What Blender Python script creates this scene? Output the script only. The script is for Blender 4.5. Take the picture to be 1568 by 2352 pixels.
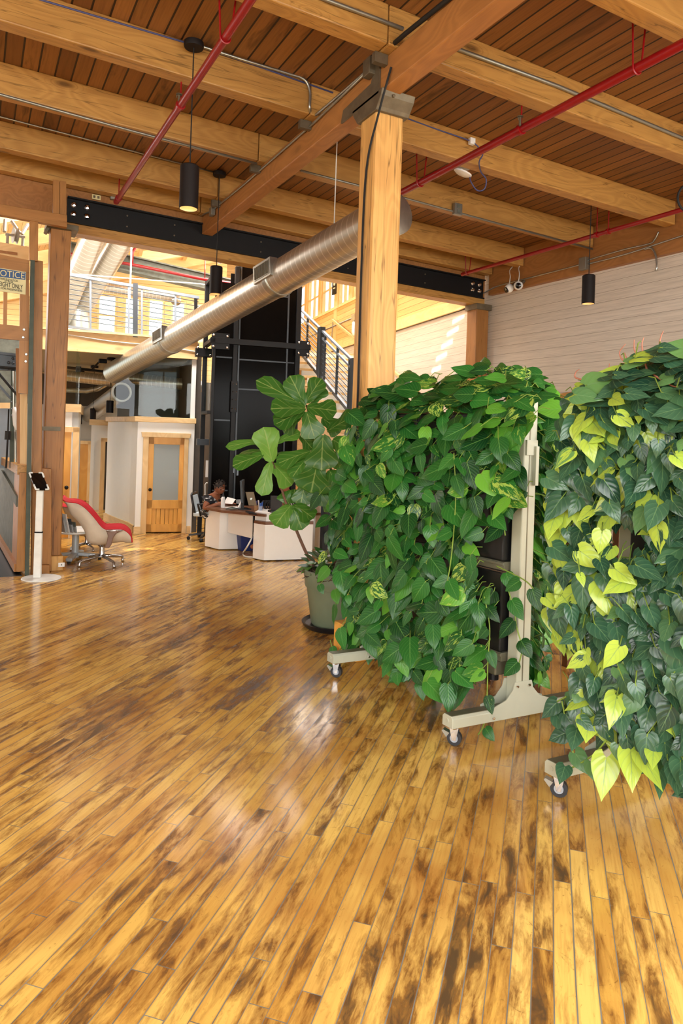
import bpy, math, random
from math import sin, cos, tan, atan, radians, pi, hypot, sqrt, floor as ffloor
from mathutils import Vector, Matrix
random.seed(7)
S = bpy.context.scene
COL = S.collection
for o in list(bpy.data.objects): bpy.data.objects.remove(o, do_unlink=True)

# ------------------------------------------------------------------ camera
F = 1600.0; CX, CY = 784.0, 1000.0; RHO = atan(.033); H = 1.95; PHI = atan(843/1600.0)
cam = bpy.data.cameras.new('camera'); co = bpy.data.objects.new('camera', cam); COL.objects.link(co)
cam.sensor_fit = 'VERTICAL'; cam.sensor_height = 36.0; cam.lens = F/2352*36.0
cam.shift_x = 0.0; cam.shift_y = -(1176-CY)/2352
cam.clip_start = .05; cam.clip_end = 200
_f = Vector((sin(PHI), cos(PHI), 0)); _r = Vector((cos(PHI), -sin(PHI), 0)); _u = Vector((0, 0, 1))
_r2 = _r*cos(RHO) + _u*sin(RHO); _u2 = -_r*sin(RHO) + _u*cos(RHO)
co.matrix_world = Matrix(((_r2.x, _u2.x, -_f.x, 0), (_r2.y, _u2.y, -_f.y, 0), (_r2.z, _u2.z, -_f.z, H), (0, 0, 0, 1)))
S.camera = co
# ------------------------------------------------------------------ colour management, world, lights
S.view_settings.view_transform = 'Standard'; S.view_settings.look = 'None'
S.view_settings.exposure = 0.0; S.view_settings.gamma = 1.0
try: S.view_settings.use_curve_mapping = False
except Exception: pass
try:
    S.cycles.use_denoising = True; S.cycles.max_bounces = 8; S.cycles.diffuse_bounces = 4
    S.cycles.glossy_bounces = 4; S.cycles.transmission_bounces = 6; S.cycles.transparent_max_bounces = 12
    S.cycles.sample_clamp_indirect = 6.0; S.cycles.caustics_reflective = False; S.cycles.caustics_refractive = False
except Exception: pass
W = bpy.data.worlds.new('world'); S.world = W; W.use_nodes = True
_bg = W.node_tree.nodes['Background']; _bg.inputs[0].default_value = (.93, .97, 1, 1); _bg.inputs[1].default_value = 2.6

def area(name, loc, rot, sx, sy, power, color=(1, 1, 1)):
    l = bpy.data.lights.new(name, 'AREA'); l.shape = 'RECTANGLE'; l.size = sx; l.size_y = sy; l.energy = power; l.color = color
    o = bpy.data.objects.new(name, l); COL.objects.link(o); o.location = loc; o.rotation_euler = rot; return o
# daylight entering through the tall windows behind the camera and along the left side
area('daylight_rear_windows', (1.5, -3.15, 2.7), (radians(38), 0, 0), 15.0, 3.6, 1800, (1, .985, .96))
area('daylight_left_windows', (-6.75, -.2, 2.7), (radians(56), 0, radians(-90)), 6.5, 3.4, 260, (1, .985, .96))
# skylight over the atrium behind the steel beam, then fill and high windows
area('daylight_skylight', (5.2, 14.6, 7.2), (0, radians(24), radians(-8)), 3.8, 5.0, 900, (1, .98, .95))
area('booth_front_fill', (2.2, 11.8, 6.2), (radians(30), 0, 0), 3.0, 1.2, 380, (1, .98, .95))  # unseen fill lamp added to brighten booth front and desk, no roof opening here
area('daylight_high_windows', (9.3, 18.0, 7.1), (radians(64), 0, radians(81.5)), 11.0, 1.8, 620, (1, .98, .96))
area('daylight_west_clerestory', (-2.4, 16.5, 4.9), (radians(90), 0, radians(-90)), 6.0, 2.0, 420, (1, .98, .95))
sun = bpy.data.lights.new('sun', 'SUN'); sun.energy = 9.0; sun.angle = radians(.6); sun.color = (1, .95, .85)
SUN = Vector((1, .02, -.98)).normalized()
so = bpy.data.objects.new('sun', sun); COL.objects.link(so); so.rotation_euler = SUN.to_track_quat('-Z', 'Y').to_euler(); so.location = (-6, 11, 9)

# ------------------------------------------------------------------ pixel helpers: where a sight line meets a plane of the room
def ray(px, py):
    dx, dy = px-CX, py-CY
    hx = dx*cos(RHO)+dy*sin(RHO); v = -dx*sin(RHO)+dy*cos(RHO)
    return Vector((_f.x*F+_r.x*hx, _f.y*F+_r.y*hx, -v))
CAM = Vector((0, 0, H))
def at_n(px, py, n, c):
    r = ray(px, py); n = Vector(n); t = (c-n.dot(CAM))/n.dot(r); return CAM+r*t
def at_z(px, py, z=0.): return at_n(px, py, (0, 0, 1), z)
def at_x(px, py, x): return at_n(px, py, (1, 0, 0), x)
def at_y(px, py, y): return at_n(px, py, (0, 1, 0), y)
def at_d(px, py, d): return CAM+ray(px, py)*(d/F)
TB = radians(8.5)                                   # the rear wing is turned by this much
E1 = Vector((cos(TB), -sin(TB), 0)); E2 = Vector((sin(TB), cos(TB), 0))
def at_u(px, py, u): return at_n(px, py, E1, u)
def at_v(px, py, v): return at_n(px, py, E2, v)
def UV(u, v, z=0.): return E1*u+E2*v+Vector((0, 0, z))

# ------------------------------------------------------------------ node helpers
class NT:
    def __init__(s, name):
        s.m = bpy.data.materials.new(name); s.m.use_nodes = True; s.t = s.m.node_tree; s.t.nodes.clear()
        s.out = s.n('ShaderNodeOutputMaterial')
    def n(s, k, **kw):
        x = s.t.nodes.new(k)
        for a, b in kw.items(): setattr(x, a, b)
        return x
    def l(s, a, b): s.t.links.new(a, b)
    def val(s, x, inp):
        if isinstance(x, (int, float)): inp.default_value = x
        elif isinstance(x, tuple): inp.default_value = x if len(x) == len(inp.default_value) else (*x, 1)
        else: s.l(x, inp)
    def math(s, op, a, b=0.0, c=None, clamp=False):
        x = s.n('ShaderNodeMath', operation=op, use_clamp=clamp); s.val(a, x.inputs[0]); s.val(b, x.inputs[1])
        if c is not None: s.val(c, x.inputs[2])
        return x.outputs[0]
    def mix(s, f, a, b, mode='MIX'):
        x = s.n('ShaderNodeMix', data_type='RGBA', blend_type=mode); s.val(f, x.inputs[0]); s.val(a, x.inputs[6]); s.val(b, x.inputs[7]); return x.outputs[2]
    def ramp(s, f, stops):
        x = s.n('ShaderNodeValToRGB'); r = x.color_ramp
        while len(r.elements) < len(stops): r.elements.new(.5)
        for e, (p, c) in zip(r.elements, stops): e.position = p; e.color = (*c, 1) if len(c) == 3 else c
        s.l(f, x.inputs[0]); return x.outputs[0]
    def mrange(s, f, a, b, c=0., d=1.):
        x = s.n('ShaderNodeMapRange'); s.val(f, x.inputs[0])
        for i, v in enumerate((a, b, c, d)): s.val(v, x.inputs[i+1])
        return x.outputs[0]
    def noise(s, vec, scale, detail=4, rough=.55, dist=0.):
        x = s.n('ShaderNodeTexNoise'); s.l(vec, x.inputs['Vector']); x.inputs['Scale'].default_value = scale
        x.inputs['Detail'].default_value = detail; x.inputs['Roughness'].default_value = rough; x.inputs['Distortion'].default_value = dist; return x.outputs[0]
    def mapping(s, vec, scale=(1, 1, 1), rot=(0, 0, 0), loc=(0, 0, 0)):
        x = s.n('ShaderNodeMapping'); s.l(vec, x.inputs[0]); s.val(loc, x.inputs[1]); s.val(rot, x.inputs[2]); s.val(scale, x.inputs[3]); return x.outputs[0]
    def obj(s): return s.n('ShaderNodeTexCoord').outputs['Object']
    def rnd(s): return s.n('ShaderNodeObjectInfo').outputs['Random']
    def pbsdf(s, color, rough=.5, metal=0., spec=.5, bump=None, bstr=.3, bdist=.01, **kw):
        b = s.n('ShaderNodeBsdfPrincipled'); s.val(color, b.inputs['Base Color']); s.val(rough, b.inputs['Roughness']); s.val(metal, b.inputs['Metallic'])
        s.val(spec, b.inputs['Specular IOR Level'])
        for k, v in kw.items(): s.val(v, b.inputs[k.replace('_', ' ')])
        if bump is not None:
            x = s.n('ShaderNodeBump'); x.inputs['Strength'].default_value = bstr; x.inputs['Distance'].default_value = bdist; s.l(bump, x.inputs['Height']); s.l(x.outputs[0], b.inputs['Normal'])
        s.b = b; return b.outputs[0]
    def done(s, sh): s.l(sh, s.out.inputs[0]); return s.m
def lin(*c):
    return tuple(((v/255)/12.92 if v/255 <= .04045 else ((v/255+.055)/1.055)**2.4) for v in c)
M = {}
def plain(name, rgb, rough=.5, metal=0., spec=.5, var=.06, bump=0., **kw):
    t = NT(name); o = t.obj(); n = t.noise(o, 9., 3)
    c = lin(*rgb); k = t.mrange(n, .3, .7, 1-var, 1+var)
    col = t.mix(1., (*c, 1), t.n('ShaderNodeCombineColor').outputs[0], 'MULTIPLY')
    cc = t.t.nodes[-2] if False else None
    cmb = [x for x in t.t.nodes if x.bl_idname == 'ShaderNodeCombineColor'][0]
    for i in range(3): t.l(k, cmb.inputs[i])
    M[name] = t.done(t.pbsdf(col, rough, metal, spec, bump=t.noise(o, 160., 2) if bump else None, bstr=bump, **kw)); return M[name]
def wood(name, light, dark, axis='x', rough=.45, knots=.5, ring=1.0, spec=.4, checks=0.):
    t = NT(name); o = t.obj(); r = t.rnd()
    off = t.n('ShaderNodeCombineXYZ'); t.l(t.math('MULTIPLY', r, 37.), off.inputs[0]); t.l(t.math('MULTIPLY', r, 53.), off.inputs[1]); t.l(t.math('MULTIPLY', r, 71.), off.inputs[2])
    add = t.n('ShaderNodeVectorMath', operation='ADD'); t.l(o, add.inputs[0]); t.l(off.outputs[0], add.inputs[1]); o = add.outputs[0]
    i = 'xyz'.index(axis)
    def sc(a, b): v = [b, b, b]; v[i] = a; return tuple(v)
    warp = t.noise(t.mapping(o, sc(.5, 1.6)), 1., 2)
    rings = t.math('SINE', t.math('MULTIPLY', t.math('ADD', t.math('MULTIPLY', warp, 7.), t.noise(t.mapping(o, sc(.25, 5.)), 1., 1)), 9.*ring))
    rings = t.mrange(rings, -1., 1.)
    fine = t.noise(t.mapping(o, sc(2.5, 90.)), 1., 3, .6)
    f = t.math('ADD', t.math('MULTIPLY', rings, .42), t.math('MULTIPLY', fine, .58))
    L, D = lin(*light), lin(*dark)
    mid = tuple((a*.6+b*.4) for a, b in zip(L, D))
    col = t.ramp(f, [(.18, mid), (.5, L), (.85, tuple(x*1.08 for x in L))])
    col = t.mix(t.mrange(rings, .8, 1., 0., .28), col, (*D, 1))
    big = t.noise(t.mapping(o, sc(.35, 1.3)), 1., 3)
    col = t.mix(t.mrange(big, .52, .75, 0., .4), col, (*D, 1))
    if knots:
        v = t.n('ShaderNodeTexVoronoi'); t.l(t.mapping(o, sc(1.1, 3.0)), v.inputs['Vector']); v.inputs['Scale'].default_value = 1.
        kd = v.outputs['Distance']
        col = t.mix(t.mrange(kd, .05, .13, knots, 0.), col, (*tuple(x*.35 for x in D), 1))
        ringk = t.math('SINE', t.math('MULTIPLY', kd, 95.))
        col = t.mix(t.math('MULTIPLY', t.mrange(ringk, .5, 1.), t.mrange(kd, .1, .3, knots*.55, 0.)), col, (*D, 1))
    if checks:
        cr = t.noise(t.mapping(o, sc(.5, 14.)), 1., 2, .5, .4)
        col = t.mix(t.mrange(t.math('ABSOLUTE', t.math('SUBTRACT', cr, .5)), .0, .012, checks, 0.), col, (*tuple(x*.18 for x in D), 1))
    tint = t.mrange(r, 0., 1., .9, 1.1)
    hs = t.n('ShaderNodeHueSaturation'); t.l(tint, hs.inputs['Value']); t.l(col, hs.inputs['Color'])
    M[name] = t.done(t.pbsdf(hs.outputs[0], rough, 0., spec, bump=f, bstr=.12, bdist=.004)); return M[name]

wood('brown_timber_z', (172, 120, 64), (128, 84, 40), 'z', knots=.3, ring=.5, checks=.3)
wood('brown_timber_x', (172, 120, 64), (128, 84, 40), 'x', knots=.3, ring=.5, checks=.3)
for ax in 'xyz':
    wood('timber_'+ax, (190, 142, 76), (138, 90, 42), ax, knots=.8, checks=.55)
wood('girder_wood', (172, 118, 66), (124, 78, 40), 'y', knots=.3)
wood('column_wood', (216, 168, 100), (166, 114, 58), 'z', knots=.4, checks=.7)
wood('dark_post', (168, 116, 62), (126, 82, 40), 'z', knots=.35, ring=.5, checks=.6)
wood('pine_x', (238, 204, 148), (208, 164, 102), 'x', knots=.5, ring=.7)
wood('pine_y', (238, 204, 148), (208, 164, 102), 'y', knots=.5, ring=.7)
wood('pine_z', (238, 204, 148), (208, 164, 102), 'z', knots=.5, ring=.7)
wood('door_wood', (238, 178, 84), (206, 136, 52), 'z', knots=.5, ring=.6, rough=.35)
wood('walnut', (122, 82, 58), (84, 54, 38), 'x', knots=0, rough=.4)
wood('plywood_panel', (186, 126, 66), (140, 88, 44), 'z', knots=.2)
plain('white_paint', (238, 236, 230), .6, var=.015)
plain('booth_white', (240, 241, 238), .55, var=.01)
plain('laminate', (240, 238, 234), .45, var=.01)
plain('black_steel', (17, 17, 19), .5, .0, .3, var=.1)
plain('shaft_panel', (15, 13, 12), .14, 0., .035, var=.1)
plain('dark_grey_steel', (66, 72, 78), .42, .3)
plain('rail_grey', (128, 138, 148), .45, .2)
plain('galvanized', (176, 178, 172), .32, .9, var=.12)
plain('conduit', (150, 148, 138), .4, .75)
plain('dull_iron', (112, 102, 84), .55, .5, var=.2)
plain('red_pipe', (140, 10, 18), .34, 0., .5)
plain('lamp_black', (24, 18, 18), .6, 0., .25)
plain('lamp_inside', (240, 214, 170), .5)
plain('champagne', (190, 192, 174), .38, .15, var=.03)
plain('champagne_dark', (120, 116, 98), .42, .5, var=.05)
plain('olive_trim', (118, 116, 98), .45, .3)
plain('planter_black', (20, 20, 22), .35, var=.2)
plain('chrome', (225, 225, 228), .1, 1.)
plain('caster_rubber', (44, 46, 52), .4)
plain('caster_hub', (170, 178, 190), .3, .3)
plain('pot_green', (112, 122, 98), .5, var=.05)
plain('black_plastic', (26, 26, 30), .4)
plain('soil', (96, 76, 60), .95, bump=1.)
plain('kiosk_white', (236, 238, 234), .35)
plain('screen_black', (6, 6, 9), .12)
plain('red_fabric', (190, 26, 36), .8, bump=.3)
plain('beige_shell', (206, 192, 172), .6)
plain('walnut_arm', (110, 78, 62), .35, .1)
plain('polished_aluminium', (200, 202, 206), .16, .95)
plain('table_grey', (176, 186, 192), .4, .2)
plain('table_white', (226, 226, 222), .35)
plain('blue_bin', (34, 50, 112), .5)
plain('skin', (146, 88, 58), .5, var=.04)
plain('hair', (34, 26, 22), .7)
plain('paper', (244, 244, 242), .7, var=.01)
plain('rubber_black', (18, 18, 18), .7)
plain('cable_blue', (70, 74, 120), .5)
plain('cable_white', (216, 214, 208), .5)
plain('cardboard', (180, 140, 98), .8)
plain('sheave_grey', (150, 148, 140), .5)
plain('gate_metal', (104, 108, 98), .6, .3, var=.25)
plain('channel_green', (64, 70, 58), .5, .4, var=.15)
plain('sign_cream', (226, 214, 160), .5, var=.02)
plain('sign_blue', (48, 84, 132), .5, var=.02)
plain('sign_ink', (40, 36, 30), .6, var=.02)
plain('sign_red', (200, 40, 44), .5, var=.02)
plain('drywall_grey', (178, 176, 168), .8, var=.02)
plain('interior_dark', (82, 76, 68), .8)
plain('chair_mesh', (206, 218, 224), .6)
plain('bronze_shell', (98, 84, 60), .35, .4)
plain('blue_plastic', (60, 110, 196), .4)
plain('purple_plastic', (96, 64, 130), .4)
plain('wood_cup', (196, 150, 104), .6)
plain('beige_metal', (200, 196, 182), .5)
plain('bark', (116, 84, 66), .8, var=.2, bump=.8)
plain('vine_stem', (128, 156, 62), .6, var=.2)
plain('pink_stem', (196, 128, 104), .55, var=.15)
t = NT('glass'); mx = t.n('ShaderNodeMixShader'); fr = t.n('ShaderNodeFresnel'); fr.inputs[0].default_value = 1.45
tr = t.n('ShaderNodeBsdfTransparent'); tr.inputs[0].default_value = (.93, .97, .95, 1); gl = t.n('ShaderNodeBsdfGlossy'); gl.inputs['Roughness'].default_value = .02
t.l(t.math('MINIMUM', t.math('MULTIPLY', fr.outputs[0], .5), .09), mx.inputs[0]); t.l(tr.outputs[0], mx.inputs[1]); t.l(gl.outputs[0], mx.inputs[2]); M['glass'] = t.done(mx.outputs[0])
t = NT('frosted_glass'); mx = t.n('ShaderNodeMixShader'); mx.inputs[0].default_value = .45
tr = t.n('ShaderNodeBsdfTransparent'); tr.inputs[0].default_value = (.8, .86, .86, 1)
t.l(tr.outputs[0], mx.inputs[1]); t.l(t.pbsdf((.62, .68, .68, 1), .25), mx.inputs[2]); M['frosted_glass'] = t.done(mx.outputs[0])
t = NT('clear_plastic'); mx = t.n('ShaderNodeMixShader'); mx.inputs[0].default_value = .3
tr = t.n('ShaderNodeBsdfTransparent'); t.l(tr.outputs[0], mx.inputs[1]); t.l(t.pbsdf((.85, .87, .88, 1), .1), mx.inputs[2]); M['clear_plastic'] = t.done(mx.outputs[0])
def emit(name, rgb, st):
    t = NT(name); e = t.n('ShaderNodeEmission'); e.inputs[0].default_value = (*rgb, 1); e.inputs[1].default_value = st; M[name] = t.done(e.outputs[0])
emit('bulb', (1, .74, .45), 7.0)
emit('panel_light', (1, .97, .9), 3.0)

# worn diagonal strip floor
t = NT('strip_floor'); o = t.obj(); sx = t.n('ShaderNodeSeparateXYZ'); t.l(o, sx.inputs[0]); AZ = radians(44.4)
al = t.math('ADD', t.math('MULTIPLY', sx.outputs[0], sin(AZ)), t.math('MULTIPLY', sx.outputs[1], cos(AZ)))
ac = t.math('SUBTRACT', t.math('MULTIPLY', sx.outputs[0], cos(AZ)), t.math('MULTIPLY', sx.outputs[1], sin(AZ)))
wob = t.mrange(t.noise(o, 3.5, 2), 0., 1., -.0022, .0022)
q = t.math('DIVIDE', t.math('ADD', ac, wob), .077); row = t.math('FLOOR', q); fr_ = t.math('FRACT', q)
w1 = t.n('ShaderNodeTexWhiteNoise', noise_dimensions='1D'); t.l(row, w1.inputs['W'])
q2 = t.math('DIVIDE', t.math('ADD', al, t.math('MULTIPLY', w1.outputs[0], 9.)), 1.15); bid = t.math('FLOOR', q2); fr2 = t.math('FRACT', q2)
cv = t.n('ShaderNodeCombineXYZ'); t.l(row, cv.inputs[0]); t.l(bid, cv.inputs[1])
w2 = t.n('ShaderNodeTexWhiteNoise', noise_dimensions='2D'); t.l(cv.outputs[0], w2.inputs['Vector']); br = w2.outputs[0]
sb = t.n('ShaderNodeSeparateColor'); t.l(w2.outputs[1], sb.inputs[0])
pv = t.n('ShaderNodeCombineXYZ'); t.l(al, pv.inputs[0]); t.l(ac, pv.inputs[1]); t.l(t.math('MULTIPLY', br, 40.), pv.inputs[2]); pv = pv.outputs[0]
pf = t.n('ShaderNodeCombineXYZ'); t.l(al, pf.inputs[0]); t.l(ac, pf.inputs[1]); pf = pf.outputs[0]
grain = t.noise(t.mapping(pv, (3., 60., 1.)), 1., 4, .65)
base = t.ramp(br, [(0., lin(208, 158, 74)), (.3, lin(228, 182, 92)), (.7, lin(234, 192, 104)), (1., lin(216, 166, 80))])
base = t.mix(t.mrange(grain, .45, .8, 0., .5), base, (*lin(168, 108, 48), 1))
amb = t.noise(t.mapping(pf, (.9, 1.3, 1.)), 1., 4, .6)
base = t.mix(t.mrange(amb, .44, .68, 0., .65), base, (*lin(160, 96, 40), 1))
# bare, walked-off wear: soft brown blotches that stop at board edges
wear = t.noise(t.mapping(pv, (3.4, 15., 1.)), 1., 6, .66, .4)
zone = t.noise(t.mapping(pf, (.55, .9, 1.)), 1., 3, .5)
wm = t.math('ADD', t.math('ADD', wear, t.math('MULTIPLY', t.math('SUBTRACT', zone, .5), .55)), t.math('MULTIPLY', t.math('SUBTRACT', sb.outputs[1], .5), .16))
base = t.mix(t.mrange(wm, .47, .64, 0., .8), base, (*lin(120, 70, 28), 1))
base = t.mix(t.mrange(wm, .61, .74, 0., .8), base, (*lin(62, 50, 40), 1))
fleck = t.noise(t.mapping(pf, (34., 60., 1.)), 1., 3, .7, .5)
base = t.mix(t.mrange(fleck, .63, .74, 0., .5), base, (*lin(120, 66, 22), 1))
sc1 = t.noise(t.mapping(pf, (2.2, 3.6, 1.), (0, 0, .7)), 1., 1, .4, .9)
base = t.mix(t.math('MULTIPLY', t.mrange(t.math('ABSOLUTE', t.math('SUBTRACT', sc1, .5)), 0., .0022, .6, 0.), t.mrange(fleck, .45, .6)), base, (*lin(84, 54, 30), 1))
ed = t.math('ABSOLUTE', t.math('SUBTRACT', fr_, .5)); ee = t.math('MULTIPLY', t.math('ABSOLUTE', t.math('SUBTRACT', fr2, .5)), 1.15/.077)
gw = t.mrange(sb.outputs[2], 0., 1., .464, .488)
dirt = t.mrange(ed, .40, .5, 0., .42)
base = t.mix(dirt, base, (*lin(140, 84, 32), 1))
g1 = t.math('GREATER_THAN', ed, gw); g2 = t.math('GREATER_THAN', ee, .5*1.15/.077-.022)
gap = t.math('MAXIMUM', g1, g2)
gcol = t.mix(t.noise(t.mapping(pf, (5., 5., 1.)), 1., 2), (*lin(66, 56, 46), 1), (*lin(150, 146, 136), 1))
base = t.mix(gap, base, gcol)
rgh = t.mrange(wm, .5, .8, .15, .34)
hb = t.math('SUBTRACT', t.math('ADD', t.math('MULTIPLY', br, .35), t.math('ADD', t.math('MULTIPLY', t.noise(t.mapping(pv, (2.2, 9., 1.)), 1., 3), .55), t.math('MULTIPLY', ed, -.5))), gap)
M['strip_floor'] = t.done(t.pbsdf(base, rgh, 0., .5, bump=hb, bstr=.11, bdist=.006))
# grooved ceiling deck: boards run along y
def deck(name, a, b, width, lo, hi, groove, gcol, rough=.5, stain=.5):
    t = NT(name); o = t.obj(); s = t.n('ShaderNodeSeparateXYZ'); t.l(o, s.inputs[0])
    q = t.math('DIVIDE', s.outputs['XYZ'.index(a)], width); row = t.math('FLOOR', q); fr = t.math('FRACT', q)
    w = t.n('ShaderNodeTexWhiteNoise', noise_dimensions='1D'); t.l(row, w.inputs['W']); r = w.outputs[0]
    v = t.n('ShaderNodeCombineXYZ'); t.l(s.outputs['XYZ'.index(b)], v.inputs[0]); t.l(t.math('MULTIPLY', fr, width), v.inputs[1]); t.l(t.math('MULTIPLY', r, 30.), v.inputs[2]); v = v.outputs[0]
    c = t.ramp(r, [(0., lin(*lo)), (1., lin(*hi))])
    g = t.noise(t.mapping(v, (2., 60., 1.)), 1., 3, .6)
    D = tuple(x*.45 for x in lin(*lo))
    c = t.mix(t.mrange(g, .4, .8, 0., .45), c, (*D, 1))
    st = t.noise(t.mapping(v, (.9, 7., 1.)), 1., 4, .65, .6)
    c = t.mix(t.mrange(st, .56, .7, 0., stain), c, (*tuple(x*.3 for x in lin(*lo)), 1))
    e = t.math('GREATER_THAN', t.math('ABSOLUTE', t.math('SUBTRACT', fr, .5)), .5-groove)
    c = t.mix(e, c, (*lin(*gcol), 1))
    M[name] = t.done(t.pbsdf(c, rough, 0., .35, bump=t.math('SUBTRACT', t.math('MULTIPLY', g, .2), e), bstr=.5, bdist=.008))
deck('ceiling_deck', 'X', 'Y', .16, (126, 82, 42), (160, 110, 60), .055, (44, 28, 15), stain=.75)
deck('white_boards', 'Z', 'Y', .155, (216, 206, 192), (222, 212, 199), .018, (150, 138, 124), .5, 0.)
deck('pine_boards', 'Z', 'Y', .15, (228, 188, 124), (242, 206, 146), .03, (150, 104, 54), .5, .15)
deck('pine_roof', 'X', 'Y', .14, (222, 180, 116), (242, 208, 150), .03, (150, 104, 54), .5, .15)

# duct: spiral seams round a pipe (object x runs along the pipe)
def ductmat(name, pitch=.1):
    t = NT(name); o = t.obj(); s = t.n('ShaderNodeSeparateXYZ'); t.l(o, s.inputs[0])
    f = t.math('FRACT', t.math('DIVIDE', s.outputs[2], pitch)); e = t.math('GREATER_THAN', t.math('ABSOLUTE', t.math('SUBTRACT', f, .5)), .44)
    sp = t.noise(t.mapping(o, (3., 3., 1.)), 1., 2)
    c = t.mix(e, t.ramp(sp, [(.3, lin(186, 180, 166)), (.7, lin(204, 198, 186))]), (*lin(226, 222, 214), 1))
    M[name] = t.done(t.pbsdf(c, t.mrange(sp, .3, .7, .30, .36), .85, .5, bump=e, bstr=.35, bdist=.006))
ductmat('spiral_duct')

# leaves: uv.x across (0.5 = midrib), uv.y base to tip; colour attribute: r tone, g lime, b variegation
def leafmat(name, dark, mid, young, lime, vein, rough=.33, transl=.22, side=22.):
    t = NT(name); u = t.n('ShaderNodeUVMap'); s = t.n('ShaderNodeSeparateXYZ'); t.l(u.outputs[0], s.inputs[0])
    a = t.n('ShaderNodeVertexColor', layer_name='tone'); c3 = t.n('ShaderNodeSeparateColor'); t.l(a.outputs[0], c3.inputs[0])
    c = t.ramp(c3.outputs[0], [(0., lin(*dark)), (.6, lin(*mid)), (1., lin(*young))])
    ax = t.math('ABSOLUTE', t.math('SUBTRACT', s.outputs[0], .5))
    vv = t.n('ShaderNodeCombineXYZ'); t.l(t.math('MULTIPLY', s.outputs[0], 3.), vv.inputs[0]); t.l(t.math('ADD', s.outputs[1], t.math('MULTIPLY', ax, -1.1)), vv.inputs[1]); t.l(t.math('MULTIPLY', c3.outputs[0], 91.), vv.inputs[2])
    n = t.noise(t.mapping(vv.outputs[0], (2.2, 5., 1.)), 1., 4, .6)
    c = t.mix(t.math('MULTIPLY', t.math('GREATER_THAN', t.math('ADD', n, t.math('MULTIPLY', c3.outputs[2], .26)), .76), c3.outputs[2]), c, (*lin(*lime), 1))
    half = t.math('MULTIPLY', c3.outputs[1], 1.0)
    n2 = t.noise(t.mapping(vv.outputs[0], (.9, .8, 1.)), 1., 2)
    c = t.mix(t.math('GREATER_THAN', t.math('ADD', t.math('MULTIPLY', n2, .6), t.math('MULTIPLY', half, .75)), .77), c, (*lin(*lime), 1))
    sv = t.math('SINE', t.math('MULTIPLY', t.math('SUBTRACT', s.outputs[1], t.math('MULTIPLY', ax, .9)), side*2))
    c = t.mix(t.mrange(sv, .8, 1., 0., .25), c, (*lin(*vein), 1))
    c = t.mix(t.mrange(ax, .008, .03, .6, 0.), c, (*lin(*vein), 1))
    p = t.pbsdf(c, rough, 0., .5, bump=t.math('ADD', sv, t.mrange(ax, 0., .05, -2., 0.)), bstr=.12, bdist=.003)
    tl = t.n('ShaderNodeBsdfTranslucent'); t.l(c, tl.inputs[0]); mx = t.n('ShaderNodeMixShader'); mx.inputs[0].default_value = transl
    t.l(p, mx.inputs[1]); t.l(tl.outputs[0], mx.inputs[2]); M[name] = t.done(mx.outputs[0])
leafmat('pothos_leaf', (20, 70, 32), (52, 124, 48), (118, 188, 60), (186, 214, 96), (120, 176, 92))
leafmat('philodendron_leaf', (36, 70, 54), (68, 110, 82), (112, 160, 92), (186, 214, 84), (120, 160, 110), rough=.25, side=14.)
leafmat('fig_leaf', (42, 84, 28), (70, 122, 42), (122, 172, 70), (150, 150, 70), (170, 190, 110), rough=.36, side=11.)
leafmat('small_leaf', (24, 66, 26), (44, 100, 36), (90, 150, 50), (150, 190, 80), (100, 140, 70))
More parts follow.
